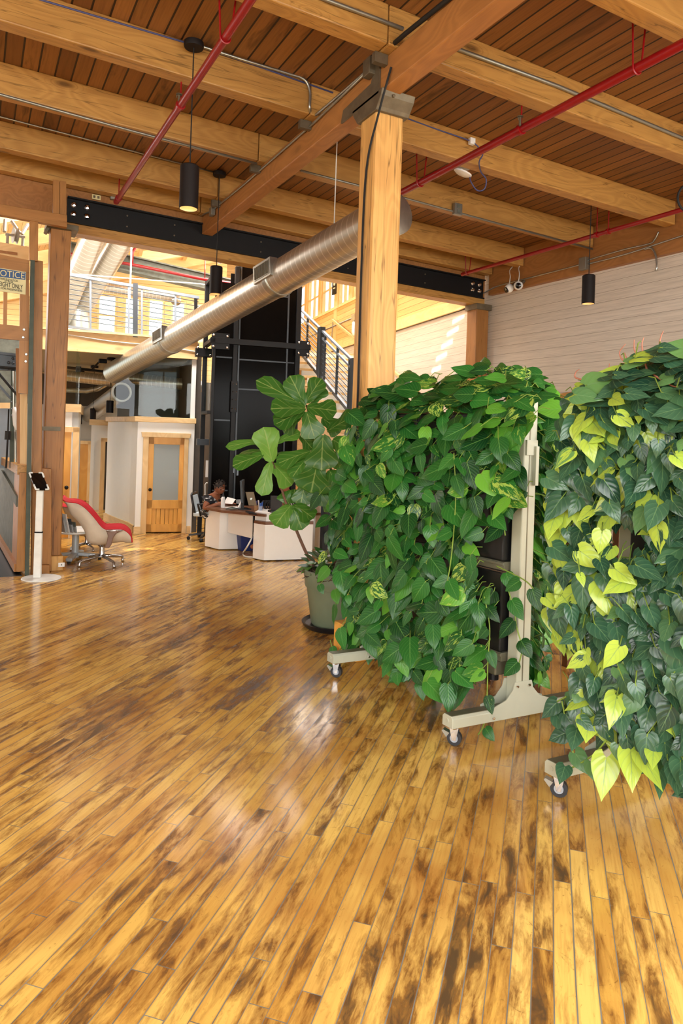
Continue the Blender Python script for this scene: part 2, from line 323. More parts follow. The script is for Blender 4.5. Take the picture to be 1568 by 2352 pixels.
# ------------------------------------------------------------------ mesh helpers
class MB:
    def __init__(s): s.v = []; s.f = []; s.mi = []; s.uv = []; s.col = []; s.cur = 0
    def add(s, vs, fs, m=None):
        b = len(s.v); s.v += [tuple(p) for p in vs]; s.f += [tuple(i+b for i in f) for f in fs]; s.mi += [s.cur if m is None else m]*len(fs); return s
    def box(s, c, d, rot=0., m=None):
        x, y, z = (k/2 for k in d); R = Matrix.Rotation(rot, 3, 'Z') if not isinstance(rot, Matrix) else rot
        vs = [Vector(c)+R@Vector((i*x, j*y, k*z)) for k in (-1, 1) for i, j in ((-1, -1), (1, -1), (1, 1), (-1, 1))]
        return s.add(vs, [(3, 2, 1, 0), (4, 5, 6, 7), (0, 1, 5, 4), (1, 2, 6, 5), (2, 3, 7, 6), (3, 0, 4, 7)], m)
    def bb(s, a, b, m=None):
        return s.box([(p+q)/2 for p, q in zip(a, b)], [abs(q-p) for p, q in zip(a, b)], 0., m)
    def bar(s, p, q, w, h, up=(0, 0, 1), m=None):
        p, q = Vector(p), Vector(q); d = (q-p).normalized(); x = d.cross(Vector(up))
        if x.length < 1e-4: x = d.cross(Vector((1, 0, 0)))
        x.normalize(); y = x.cross(d); vs = []
        for c in (p, q): vs += [c-x*w/2-y*h/2, c+x*w/2-y*h/2, c+x*w/2+y*h/2, c-x*w/2+y*h/2]
        return s.add(vs, [(3, 2, 1, 0), (4, 5, 6, 7), (0, 1, 5, 4), (1, 2, 6, 5), (2, 3, 7, 6), (3, 0, 4, 7)], m)
    def tube(s, path, r, n=8, cap=True, m=None):
        P = [Vector(p) for p in path]; R = r if isinstance(r, (list, tuple)) else [r]*len(P); k = len(P); vs = []; fs = []; prev = None
        for i, p in enumerate(P):
            d = (P[min(i+1, k-1)]-P[max(i-1, 0)]).normalized()
            if prev is None:
                a = Vector((0, 0, 1)) if abs(d.z) < .9 else Vector((1, 0, 0)); x = d.cross(a).normalized()
            else:
                x = (prev-d*prev.dot(d)).normalized()
            prev = x; y = d.cross(x)
            vs += [p+(x*cos(2*pi*j/n)+y*sin(2*pi*j/n))*R[i] for j in range(n)]
        for i in range(k-1):
            for j in range(n): fs.append((i*n+j, i*n+(j+1) % n, (i+1)*n+(j+1) % n, (i+1)*n+j))
        if cap: fs += [tuple(range(n-1, -1, -1)), tuple(range((k-1)*n, k*n))]
        return s.add(vs, fs, m)
    def cyl(s, p, q, r, n=16, r2=None, m=None): return s.tube([p, q], [r, r if r2 is None else r2], n, True, m)
    def lathe(s, c, prof, n=24, m=None, axis=None, caps=True):
        c = Vector(c); vs = []; fs = []; k = len(prof); R = Matrix.Identity(3) if axis is None else Vector((0, 0, 1)).rotation_difference(Vector(axis)).to_matrix()
        for r, z in prof: vs += [c+R@Vector((r*cos(2*pi*j/n), r*sin(2*pi*j/n), z)) for j in range(n)]
        for i in range(k-1):
            for j in range(n): fs.append((i*n+j, i*n+(j+1) % n, (i+1)*n+(j+1) % n, (i+1)*n+j))
        if caps and prof[0][0] > 1e-4: fs.append(tuple(range(n-1, -1, -1)))
        if caps and prof[-1][0] > 1e-4: fs.append(tuple(range((k-1)*n, k*n)))
        return s.add(vs, fs, m)
    def prism(s, poly, d, m=None):
        P = [Vector(p) for p in poly]; d = Vector(d); n = len(P)
        return s.add(P+[p+d for p in P], [tuple(range(n-1, -1, -1)), tuple(range(n, 2*n))]+[(i, (i+1) % n, n+(i+1) % n, n+i) for i in range(n)], m)
    def ball(s, c, r, n=12, sc=(1, 1, 1), m=None):
        k = n//2+1; prof = [(max(r*sin(pi*i/k), 0), -r*cos(pi*i/k)) for i in range(k+1)]; b = len(s.v)
        s.lathe((0, 0, 0), prof, n, m)
        s.v[b:] = [(c[0]+x*sc[0], c[1]+y*sc[1], c[2]+z*sc[2]) for x, y, z in s.v[b:]]; return s
    def build(s, name, mat, parent=None, smooth=False, bevel=0., local=False):
        me = bpy.data.meshes.new(name)
        off = Vector((0, 0, 0))
        if parent is not None and not local:
            q = parent
            while q is not None: off += q.location; q = q.parent
        me.from_pydata([tuple(Vector(p)-off) for p in s.v], [], s.f)
        for k in (mat if isinstance(mat, (list, tuple)) else [mat]): me.materials.append(M[k])
        if any(s.mi): me.polygons.foreach_set('material_index', s.mi)
        if s.uv:
            ul = me.uv_layers.new(name='UVMap'); buf = []
            for f in s.f:
                for i in f: buf += s.uv[i]
            ul.data.foreach_set('uv', buf)
            ca = me.color_attributes.new('tone', 'FLOAT_COLOR', 'POINT'); ca.data.foreach_set('color', [x for c in s.col for x in (*c, 1)])
        if smooth is not False:
            me.polygons.foreach_set('use_smooth', [True]*len(s.f))
        me.validate(); me.update()
        o = bpy.data.objects.new(name, me); COL.objects.link(o)
        if parent is not None: o.parent = parent
        if smooth == 'auto' or (smooth is not False and smooth is not True):
            me.set_sharp_from_angle(angle=radians(38)) if hasattr(me, 'set_sharp_from_angle') else None
        if bevel:
            b = o.modifiers.new('bevel', 'BEVEL'); b.width = bevel; b.segments = 2; b.limit_method = 'ANGLE'
        return o
def pieces(m, name, mat, parent, **kw):               # every loose piece of m becomes a part of its own
    P = list(range(len(m.v)))
    def fd_(i):
        while P[i] != i: P[i] = P[P[i]]; i = P[i]
        return i
    for f in m.f:
        a = fd_(f[0])
        for k in f[1:]: P[fd_(k)] = a
    G = {}
    for f, mi in zip(m.f, m.mi): G.setdefault(fd_(f[0]), []).append((f, mi))
    out = []
    for fs in G.values():
        ids = sorted({i for f, _ in fs for i in f}); R = {i: k for k, i in enumerate(ids)}; q = MB()
        q.add([m.v[i] for i in ids], [tuple(R[i] for i in f) for f, _ in fs]); q.mi = [x for _, x in fs]; out.append(q.build(name, mat, parent, **kw))
    return out
def tag(o, label=None, cat=None, group=None, kind=None):
    if label: o['label'] = label
    if cat: o['category'] = cat
    if group: o['group'] = group
    if kind: o['kind'] = kind
    return o
def thing(name, label, cat, loc=(0, 0, 0), rotz=0., group=None):
    o = bpy.data.objects.new(name, None); COL.objects.link(o); o.location = loc; o.rotation_euler = (0, 0, rotz); o.empty_display_size = .1
    return tag(o, label, cat, group)
def solo(name, mb, mat, label, cat, group=None, loc=(0, 0, 0), **kw):
    o = mb.build(name, mat, None, **kw); return tag(o, label, cat, group)
def struct(name, mb, mat, parent=None, **kw):
    o = mb.build(name, mat, parent, **kw)
    if parent is None: o['kind'] = 'structure'
    return o
def copy_tree(o, parent=None):
    c = o.copy(); COL.objects.link(c)
    if parent is not None: c.parent = parent
    for ch in list(o.children): copy_tree(ch, c)
    return c
def arc(c, a, b, n, r, t0, t1):
    c, a, b = Vector(c), Vector(a), Vector(b); return [c+a*(r*cos(t0+(t1-t0)*i/n))+b*(r*sin(t0+(t1-t0)*i/n)) for i in range(n+1)]
def catmull(P, n=6):
    P = [Vector(p) for p in P]; out = []
    for i in range(len(P)-1):
        a, b, c, d = P[max(i-1, 0)], P[i], P[i+1], P[min(i+2, len(P)-1)]
        for k in range(n):
            t = k/n; out.append(.5*((2*b)+(c-a)*t+(2*a-5*b+4*c-d)*t*t+(3*b-a-3*c+d)*t**3))
    return out+[P[-1]]

# ------------------------------------------------------------------ setting: floor, roofs, outer walls
SA, SB = -.03, .010                                  # fall of the low roof
def zc(x, y, z0): return z0+SA*(x-3.15)+SB*(y-5.5)   # z of a roof-parallel plane that passes z0 at the column
m = MB(); m.add([(-7.2, -5.2, 0), (16, -5.2, 0), (16, 32, 0), (-7.2, 32, 0)], [(0, 1, 2, 3)]); struct('floor', m, 'strip_floor')
ZB = 5.20; BH = .33; ZD = ZB+BH
m = MB()
x0, x1, y0, y1 = -7.2, 8.9, -5.2, 10.9
m.add([(x, y, zc(x, y, ZD)+k) for k in (0, .12) for x, y in ((x0, y0), (x1, y0), (x1, y1), (x0, y1))], [(0, 3, 2, 1)][::-1]+[(4, 5, 6, 7), (0, 1, 5, 4), (1, 2, 6, 5), (2, 3, 7, 6), (3, 0, 4, 7)])
struct('ceiling', m, 'ceiling_deck')
XW = 8.7
m = MB(); m.bb((XW, -5.2, 0), (XW+.15, 10.95, 6.0)); struct('wall_right', m, 'white_boards')
# rear (behind camera) and left walls with tall window openings
def window_wall(name, fixed, axis, lo, hi, wins, z0, z1, top, thick, mat='white_paint'):
    m = MB()
    def bx(a, b, za, zb):
        if axis == 'x': m.bb((a, fixed-thick, za), (b, fixed, zb))
        else: m.bb((fixed-thick, a, za), (fixed, b, zb))
    bx(lo, hi, 0, z0); bx(lo, hi, z1, top); p = lo
    for a, b in wins: bx(p, a, z0, z1); p = b
    bx(p, hi, z0, z1); return struct(name, m, mat)
rw = [(-6+2.4*i, -4.3+2.4*i) for i in range(6)]
window_wall('wall_rear', -3.4, 'x', -7.2, 8.9, rw, .8, 4.4, 6.2, .2)
lw = [(-3.0+2.4*i, -1.3+2.4*i) for i in range(3)]
window_wall('wall_left', -7.0, 'y', -5.2, 10.9, lw, .8, 4.4, 6.2, .2)
WN = [0]
def window_unit(a, b, z0, z1, fixed, axis, nx=2, nz=4, t=.05, frame='pine_z'):
    WN[0] += 1; m = MB(); g = MB()
    def bx(mb, p, q, za, zb, th):
        if axis == 'x': mb.bb((p, fixed-th/2, za), (q, fixed+th/2, zb))
        else: mb.bb((fixed-th/2, p, za), (fixed+th/2, q, zb))
    for i in range(nx+1):
        c = a+(b-a)*i/nx; bx(m, max(a, c-t/2), min(b, c+t/2), z0, z1, .08)
    for i in range(nz+1):
        c = z0+(z1-z0)*i/nz; bx(m, a, b, max(z0, c-t/2), min(z1, c+t/2), .07)
    f = struct('window_%d' % WN[0], m, frame)
    bx(g, a, b, z0, z1, .012); g.build('window_pane', 'glass', f); return f
for a, b in rw: window_unit(a, b, .8, 4.4, -3.5, 'x')
for a, b in lw: window_unit(a, b, .8, 4.4, -7.1, 'y')

# ------------------------------------------------------------------ roof timbers
beam_names = ['nearest the camera, over the top right corner', 'in front of the round post cap', 'carrying the blue cable, right behind the post cap', 'with a conduit along its lower edge, third from the black steel beam', 'with a long white paint line, second in front of the black steel beam', 'directly in front of the black steel beam']
YB = [3.70, 5.14, 6.66, 8.12, 9.70, 10.55]; BW = .17
for k, yb in enumerate(YB):
    for side, (xa, xb) in enumerate(((-7.0, 2.93), (2.94, XW-.12))):
        hh = BH if k < 5 else .30
        m = MB(); z = lambda x, y, d: zc(x, y, ZB)+d
        vs = [(x, y, z(x, y, d)) for d in (0, hh) for x, y in ((xa, yb-BW), (xb, yb-BW), (xb, yb), (xa, yb))]
        m.add(vs, [(3, 2, 1, 0), (4, 5, 6, 7), (0, 1, 5, 4), (1, 2, 6, 5), (2, 3, 7, 6), (3, 0, 4, 7)])
        solo('roof_beam', m, 'timber_x', 'honey timber roof beam %s, %s of the long girder' % (beam_names[k], ('left', 'right')[side]), 'beam', 'honey timber roof beams', bevel=.012)
GX0, GX1 = 3.02, 3.19; ZG = 4.93; YG1 = 10.58
m = MB()
vs = [(x, y, zc(x, y, ZG)+d) for d in (0, .27) for x, y in ((GX0, -5), (GX1, -5), (GX1, YG1), (GX0, YG1))]
m.add(vs, [(3, 2, 1, 0), (4, 5, 6, 7), (0, 1, 5, 4), (1, 2, 6, 5), (2, 3, 7, 6), (3, 0, 4, 7)])
gd = thing('long_girder', 'long brown timber girder running diagonally across ceiling onto the post', 'girder', (3.1, 5.4, 5))
m.build('girder', 'girder_wood', gd, bevel=.012)
for k, yb in enumerate(YB[:5]):
    m = MB(); z = zc(GX0, yb, ZB); m.bb((GX0-.13, yb-BW*.2, z-.09), (GX0-.003, yb+.02, z-.004)); m.build('beam_hanger', 'dull_iron', gd)
# wall plate along the right wall
m = MB()
vs = [(x, y, zc(XW, y, 4.83)+d) for d in (0, .72) for x, y in ((XW-.10, -5), (XW-.003, -5), (XW-.003, 10.5), (XW-.10, 10.5))]
m.add(vs, [(3, 2, 1, 0), (4, 5, 6, 7), (0, 1, 5, 4), (1, 2, 6, 5), (2, 3, 7, 6), (3, 0, 4, 7)])
solo('wall_plate', m, 'girder_wood', 'brown timber plate running along the top of the white boarded wall', 'beam')
# main post with cast cap
PX0, PX1, PY0, PY1 = 3.02, 3.31, 5.28, 5.57
pt = thing('timber_post', 'tall pale timber post with bronze iron cap rising behind the plants', 'post', (3.165, 5.425, 0))
m = MB(); zt = zc(3.16, 5.4, ZG)-.12
m.box((3.165, 5.425, .06+zt/2), (.29, .29, zt-.12)); m.build('shaft', 'column_wood', pt, bevel=.03)
m = MB(); m.box((3.165, 5.425, .13), (.42, .42, .26)); m.build('plinth', 'door_wood', pt, bevel=.01)
m = MB(); zc0 = zt-.02                                # cast cap: a waisted block flaring fore and aft under the girder
prof = [(-.17, 0), (-.19, .03), (-.25, .10), (-.27, .155), (.27, .155), (.25, .10), (.19, .03), (.17, 0)]
m.prism([(3.0, 5.425+y, zc0+z) for y, z in prof], (.34, 0, 0)); m.cyl((3.12, 5.15, zc0+.11), (3.12, 5.19, zc0+.11), .014, 8); m.build('cast_cap', 'dull_iron', pt, bevel=.012)
m = MB(); m.prism([(3.0, 5.22, zc0+.13), (3.0, 5.92, zc0+.13), (3.0, 5.88, zc0+.24), (3.0, 5.36, zc0+.27), (3.0, 5.30, zc0+.40), (3.0, 5.22, zc0+.40)], (.018, 0, 0))
m.build('side_plate', 'dull_iron', pt)
m = MB(); m.tube(catmull([(3.0, 5.02, 5.05), (2.99, 5.2, 4.7), (3.005, 5.40, 4.3), (3.0, 5.42, 3.4), (3.0, 5.41, 2.4), (3.0, 5.42, .4)], 6), .011, 6)
solo('post_cable', m, 'rubber_black', 'black cable running down the left face of the pale timber post', 'cable')

# black steel beam with timber above and below
YI = 10.6
ib = thing('steel_beam', 'black bolted steel beam spanning behind the ceiling beams', 'beam', (4.5, YI, 5))
zi = lambda x, d: 5.2+.0+SA*.85*(x-1.07)+d
def strip(m, xa, xb, ya, yb, d0, d1):
    m.add([(x, y, zi(x, d)) for d in (d0, d1) for x, y in ((xa, ya), (xb, ya), (xb, yb), (xa, yb))], [(3, 2, 1, 0), (4, 5, 6, 7), (0, 1, 5, 4), (1, 2, 6, 5), (2, 3, 7, 6), (3, 0, 4, 7)])
m = MB(); strip(m, 1.07, 8.55, YI, YI+.03, -.34, 0); strip(m, 1.07, 8.55, YI-.07, YI+.05, -.02, 0); strip(m, 1.07, 8.55, YI-.05, YI+.05, -.36, -.34); m.build('channel', 'black_steel', ib)
m = MB(); strip(m, 1.0, 8.58, YI-.02, YI+.24, -.49, -.36); m.build('lower_timber', 'timber_x', ib, bevel=.008)
m = MB(); strip(m, -7, 8.6, YI+.02, YI+.24, -.36, .62); m.build('upper_timber', 'girder_wood', ib)
m = MB()
for x in (1.16, 1.34, 8.30, 8.46):
    for d in (-.09, -.22): m.lathe((x, YI, zi(x, d)), [(.0, .03), (.03, .022), (.045, 0)], 12, axis=(0, -1, 0))
pieces(m, 'bolt_head', 'chrome', ib, smooth='auto')
m = MB()
for x in (1.9, 2.6, 4.0, 4.8, 5.6, 6.4, 7.2):
    for d in (-.1, -.26): m.cyl((x, YI-.012, zi(x, d)), (x, YI, zi(x, d)), .012, 8)
pieces(m, 'rivet', 'dull_iron', ib)
# corner post under the right end of the steel beam
m = MB(); p = at_y(1072, 800, 10.55); m.bb((8.33, 10.5, 0), (8.62, 10.79, 4.5))
cp = thing('corner_post', 'brown timber post at the end of white wall under steel beam', 'post', (8.47, 10.65, 0)); m.build('shaft', 'dark_post', cp, bevel=.012)
m = MB(); m.bb((8.30, 10.46, 4.42), (8.66, 10.82, 4.53)); m.build('iron_cap', 'dull_iron', cp, bevel=.006)
# left-hand post with its freight-lift framing comes below
# ------------------------------------------------------------------ rear wing (turned 8.5 degrees): walls, gallery, booths, roof
def ubox(m, u0, u1, v0, v1, z0, z1):
    m.add([UV(u, v, z) for z in (z0, z1) for u, v in ((u0, v0), (u1, v0), (u1, v1), (u0, v1))], [(3, 2, 1, 0), (4, 5, 6, 7), (0, 1, 5, 4), (1, 2, 6, 5), (2, 3, 7, 6), (3, 0, 4, 7)]); return m
def pipe(name, p, q, r, mat, parent=None, n=32, r2=None, caps=True, smooth='auto'):
    p, q = Vector(p), Vector(q); m = MB(); L = (q-p).length
    r2 = r if r2 is None else r2
    prof = [(r, 0), (r2, L)] if caps else [(r, 0), (r2, L), (r2*.94, L), (r*.94, 0), (r, 0)]
    if caps: m.lathe((0, 0, 0), prof, n)
    else:
        vs = []; 
        for rr, z in prof[:4]: vs += [(rr*cos(2*pi*j/n), rr*sin(2*pi*j/n), z) for j in range(n)]
        m.add(vs, [(i*n+j, i*n+(j+1) % n, ((i+1) % 4)*n+(j+1) % n, ((i+1) % 4)*n+j) for i in range(4) for j in range(n)])
    o = m.build(name, mat, None, smooth=smooth); o.rotation_mode = 'QUATERNION'
    o.rotation_quaternion = (q-p).normalized().to_track_quat('Z', 'Y'); o.location = p
    if parent is not None:
        o.parent = parent; off = Vector((0, 0, 0)); k = parent
        while k is not None: off += k.location; k = k.parent
        o.location = p-off
    return o
UR = 7.04
# right wall of the rear wing: white boards below, pine planks, then a window band
m = MB(); ubox(m, UR, UR+.15, 12.0, 30, 0, 4.62); struct('wall_back_right', m, 'white_boards')
m = MB(); ubox(m, UR-.04, UR+.12, 12.0, 30, 4.62, 6.0); struct('wall_upper_right', m, 'pine_boards')
m = MB(); ubox(m, UR-.10, UR, 12.0, 24.5, 4.62, 4.86); ubox(m, UR-.07, UR, 12.0, 30, 5.94, 6.02); struct('trim_1', m, 'pine_y')
pv_ = [12.6, 16.2, 19.6, 20.95, 22.7, 24.4, 26.4, 28.5]
m = MB()
for v in pv_: ubox(m, UR-.06, UR+.12, v-.14, v+.14, 4.62 if v in (12.6, 16.2, 20.95) else 6.0, 8.3)
struct('trim_2', m, 'pine_z')
for a, b in zip(pv_[:-1], pv_[1:]):
    WN[0] += 1; m = MB(); g = MB(); n = 2
    for i in range(n+1):
        c = a+.14+(b-a-.28)*i/n; ubox(m, UR, UR+.07, c-.035, c+.035, 6.02, 8.2)
    for z in (6.05, 6.75, 7.45, 8.15): ubox(m, UR+.01, UR+.06, a+.14, b-.14, z-.02, z+.02)
    f = struct('window_%d' % WN[0], m, 'pine_z'); ubox(g, UR+.03, UR+.045, a+.14, b-.14, 6.02, 8.2); g.build('window_pane', 'glass', f)
# far upper wall with tall windows, seen through the gallery rail
VF = 21.0
wins = [(-.12, .42), (.60, 1.06), (1.26, 1.74), (1.92, 2.36), (2.52, 3.0)]; UX = 3.4
m = MB(); p = -3.2
ubox(m, -3.2, UX, VF, VF+.12, 3.4, 4.55); ubox(m, -3.2, UX, VF, VF+.12, 5.75, 9.2)
for a, b in wins+[(UX, UX)]: ubox(m, p, a, VF, VF+.12, 4.55, 5.75); p = b
struct('wall_far_upper', m, 'pine_boards')
for a, b in wins:
    WN[0] += 1; f_ = MB(); g = MB()
    for c in (a+.03, b-.03): ubox(f_, c-.03, c+.03, VF+.02, VF+.1, 4.55, 5.75)
    for z in (4.58, 5.16, 5.72): ubox(f_, a, b, VF+.03, VF+.09, z-.02, z+.02)
    f = struct('window_%d' % WN[0], f_, 'pine_z'); ubox(g, a, b, VF+.05, VF+.06, 4.55, 5.75); g.build('window_pane', 'glass', f)
m = MB(); ubox(m, -3.2, UX, VF+.0, VF+.1, 0, 3.4); struct('wall_far_lower', m, 'interior_dark')
m = MB(); ubox(m, UX, UX+.12, VF, 29.5, 0, 9.2); ubox(m, UX, UR+.1, 29.4, 29.5, 0, 9.2); struct('wall_far_right', m, 'pine_boards')
# high roof over the rear wing with rafters, rising to the right; slots added to shape the sun patches
def zr(u): return 6.15+.30*(u+.5)
def sunhole(px, py, z, w, d):                        # roof opening that lets the sun reach this spot
    p = at_z(px, py, z); return roofhole(p, w, d)
def roofhole(p, w, d):
    k = SUN.z/SUN.x; x = (p.z-k*p.x-6.15-.15)/(.30-k); s = x-p.x; y = p.y+SUN.y/SUN.x*s; return (x-w/2, x+w/2, y-d/2, y+d/2)
holes = [sunhole(313, 1262, 0, .42, .26), sunhole(436, 1262, 0, .17, .26), sunhole(486, 1220, .4, .07, .30), sunhole(499, 1220, .4, .10, .30)]
for k in range(6):
    q = at_u(1052-13*k, 735+29*k, UR); holes.append(roofhole(q, .11, .50))
xs = sorted(set([-6.0+k*.75 for k in range(25)]+[h[0] for h in holes]+[h[1] for h in holes])); ys = sorted(set([10.9+k*.75 for k in range(28)]+[h[2] for h in holes]+[h[3] for h in holes]))
m = MB()
for xa_, xb_ in zip(xs[:-1], xs[1:]):
    for ya_, yb_ in zip(ys[:-1], ys[1:]):
        cx_, cy_ = (xa_+xb_)/2, (ya_+yb_)/2
        u_, v_ = Vector((cx_, cy_, 0)).dot(E1), Vector((cx_, cy_, 0)).dot(E2)
        if u_ > 7.3 or v_ > 30 or (v_ > 21.3 and u_ < 3.0): continue
        if any(h[0] < cx_ < h[1] and h[2] < cy_ < h[3] for h in holes): continue
        m.add([(x, y, zr(x)+k) for k in (0, .05) for x, y in ((xa_, ya_), (xb_, ya_), (xb_, yb_), (xa_, yb_))], [(3, 2, 1, 0), (4, 5, 6, 7), (0, 1, 5, 4), (1, 2, 6, 5), (2, 3, 7, 6), (3, 0, 4, 7)])
struct('roof_high', m, 'pine_roof')
m = MB(); m.bb((-6.1, 10.9, 0), (-6.0, 24, 4.6)); struct('wall_west', m, 'drywall_grey')
m = MB(); m.bb((-6.0, 10.86, 5.5), (12.5, 10.9, 10.0)); struct('wall_over_beam', m, 'pine_boards')
for k, v in enumerate((13.6, 15.4, 17.2, 19.0, 20.6)):
    m = MB(); a, b = UV(-3.1, v, zr(-3.1)-.16), UV(UR, v, zr(UR)-.16); m.bar(a, b, .14, .30)
    solo('rafter', m, 'pine_x', 'pale pine rafter of the high rear roof, number %d counted from the black steel beam' % (k+1), 'rafter', 'rafters of the high rear roof')
for k, u in enumerate((-.4, .9, 2.2)):
    m = MB(); m.bar(UV(u, 13.0, zr(u)-.05), UV(u, VF-.1, zr(u)-.05), .09, .14)
    solo('purlin', m, 'pine_y', 'pale pine roof purlin %s' % ('beside the steep ducts', 'between the steep ducts and the lift shaft', 'beside the lift shaft')[k], 'beam', 'purlins of the rear roof')
# grey rear steel with red pipe under the high roof
m = MB(); a, b = at_v(140, 572, 16.4), at_v(560, 668, 16.4); m.bar(a, b, .12, .34); m.bar(a+Vector((0, 0, .17)), b+Vector((0, 0, .17)), .3, .03); m.bar(a-Vector((0, 0, .17)), b-Vector((0, 0, .17)), .3, .03)
solo('rear_steel_beam', m, 'gate_metal', 'weathered grey steel beam under the high rear roof above gallery', 'beam')
rp = thing('sprinkler_pipe', 'red sprinkler pipe running along the grey rear steel beam', 'pipe', tuple(at_v(300, 608, 16.1)))
m = MB(); m.tube([at_v(140, 580, 16.1), at_v(303, 608, 16.1), at_v(460, 640, 16.1), at_v(560, 655, 16.1)], .035, 10); m.build('pipe', 'red_pipe', rp, smooth=True)
m = MB(); m.tube([at_v(303, 608, 16.1), at_v(304, 580, 16.1), at_v(314, 563, 16.1), at_v(325, 545, 16.1)], .03, 8); m.tube([at_v(470, 642, 16.1), at_v(471, 595, 16.1)], .012, 6); pieces(m, 'riser', 'red_pipe', rp, smooth=True)
# mezzanine slab, fascia and ceiling under it
m = MB(); ubox(m, -3.2, 1.78, 13.5, VF, 3.42, 3.62); struct('mezzanine_floor', m, 'drywall_grey')
m = MB(); ubox(m, -3.2, 1.74, 13.38, 13.5, 3.30, 3.66); ubox(m, -3.2, 1.74, 13.3, 13.55, 3.645, 3.68); struct('trim_3', m, 'pine_x')
m = MB(); ubox(m, 3.55, 5.3, 14.0, VF, 3.42, 3.7); struct('mezzanine_floor_right', m, 'pine_x')
# gallery railing
gr = thing('gallery_railing', 'grey steel railing with horizontal rods along the gallery edge', 'railing', tuple(UV(.5, 13.42, 3.68)))
V0 = 13.42
def gz(px, py): return at_v(px, py, V0)
m = MB(); a, b = at_v(150, 629, V0), at_v(457, 684, V0); m.bar(a, b, .07, .05); m.build('top_rail', 'rail_grey', gr)
def lerp(a, b, t): return Vector(a)*(1-t)+Vector(b)*t
b0, b1 = at_v(150, 749, V0), at_v(457, 792, V0)
m = MB(); m.bar(b0, b1, .06, .04); m.build('bottom_rail', 'rail_grey', gr)
def gpost(px, w, up=.0, mat='rail_grey', nm='baluster'):
    t = (px-150)/307; m = MB(); m.bar(lerp(b0, b1, t)-Vector((0, 0, .03)), lerp(a, b, t)+Vector((0, 0, up)), w, w); m.build(nm, mat, gr)
for px, w, up, mt, nm in ((205, .035, 0, 'rail_grey', 'baluster'), (291, .035, 0, 'rail_grey', 'baluster'), (306, .085, .05, 'dark_grey_steel', 'post'), (321, .035, 0, 'rail_grey', 'baluster'), (400, .035, 0, 'rail_grey', 'baluster'), (449, .06, 0, 'black_steel', 'post')): gpost(px, w, up, mt, nm)
for k in range(9):
    t = .12+.86*(k+.3)/9; m = MB(); m.tube([lerp(b0, a, t), lerp(b1, b, t)], .008, 6); m.build('rod', 'dark_grey_steel', gr)
m = MB(); m.tube(catmull([UV(-.7, 13.36, 3.6), UV(.2, 13.36, 3.52), UV(1.0, 13.36, 3.5), UV(1.7, 13.36, 3.44)], 5), .012, 6); solo('fascia_cable', m, 'cable_white', 'thin pale cable sagging across the pine gallery fascia', 'cable')
# booths under the gallery
VB = 13.45
zcap = 2.17
db = thing('office_booth', 'white corner office with pine cap and half-glass pine door under gallery', 'room', tuple(UV(.7, VB, 0)))
dl, dr, dz = .905, 1.555, 1.80
m = MB(); ubox(m, .70, dl-.1, VB, VB+.1, 0, zcap); ubox(m, dr+.07, 1.74, VB, VB+.1, 0, zcap); ubox(m, dl-.1, dr+.07, VB, VB+.1, dz+.08, zcap)
# curved flank running back
fl = [(.70, VB), (.62, VB+.5), (.45, VB+1.1), (.30, VB+1.65), (.20, VB+2.1)]
for (a1, c1), (a2, c2) in zip(fl[:-1], fl[1:]):
    m.add([UV(a1, c1, 0), UV(a2, c2, 0), UV(a2, c2, zcap), UV(a1, c1, zcap), UV(a1+.1, c1, 0), UV(a2+.1, c2, 0), UV(a2+.1, c2, zcap), UV(a1+.1, c1, zcap)], [(1, 0, 3, 2), (4, 5, 6, 7), (3, 7, 6, 2)])
m.build('wall', 'booth_white', db)
m = MB(); ubox(m, .64, 1.76, VB-.05, VB+.14, zcap-.09, zcap+.01); 
for (a1, c1), (a2, c2) in zip(fl[:-1], fl[1:]):
    m.add([UV(a1-.05, c1, zcap-.09), UV(a2-.05, c2, zcap-.09), UV(a2-.05, c2, zcap+.01), UV(a1-.05, c1, zcap+.01), UV(a1+.12, c1, zcap-.09), UV(a2+.12, c2, zcap-.09), UV(a2+.12, c2, zcap+.01), UV(a1+.12, c1, zcap+.01)], [(1, 0, 3, 2), (4, 5, 6, 7), (3, 7, 6, 2), (0, 1, 5, 4)])
m.build('cap_rail', 'pine_x', db, bevel=.006)
m = MB(); ubox(m, .68, dl-.09, VB-.03, VB, 0, .13); ubox(m, dr+.09, 1.72, VB-.03, VB, 0, .13)
for (a1, c1), (a2, c2) in zip(fl[:-1], fl[1:]):
    m.add([UV(a1-.03, c1, 0), UV(a2-.03, c2, 0), UV(a2-.03, c2, .15), UV(a1-.03, c1, .15), UV(a1, c1, .15), UV(a2, c2, .15)], [(1, 0, 3, 2), (3, 4, 5, 2)])
pieces(m, 'skirting', 'pine_x', db)
m = MB(); ubox(m, dl-.1, dl, VB-.03, VB+.1, 0, dz); ubox(m, dr, dr+.08, VB-.03, VB+.1, 0, dz)
m.add([UV(u, v, z) for v in (VB-.045, VB+.0) for u, z in ((dl-.12, dz), (dr+.1, dz), (dr+.12, dz+.09), (dl-.14, dz+.09))], [(0, 1, 2, 3), (7, 6, 5, 4), (0, 4, 5, 1), (3, 2, 6, 7), (0, 3, 7, 4), (1, 5, 6, 2)])
m.build('door_casing', 'pine_z', db, bevel=.004)
d1 = MB(); s_ = .10
ubox(d1, dl, dl+s_, VB+.02, VB+.06, .02, dz); ubox(d1, dr-s_+.02, dr, VB+.02, VB+.06, .02, dz); ubox(d1, dl, dr, VB+.02, VB+.06, dz-.13, dz); ubox(d1, dl, dr, VB+.02, VB+.06, .46, .62); ubox(d1, dl, dr, VB+.02, VB+.06, .02, .17)
n_ = 6
for i in range(n_):
    a1 = dl+s_+(dr-dl-2*s_+.02)*i/n_; ubox(d1, a1+.003, a1+(dr-dl-2*s_+.02)/n_-.003, VB+.03, VB+.05, .17, .46)
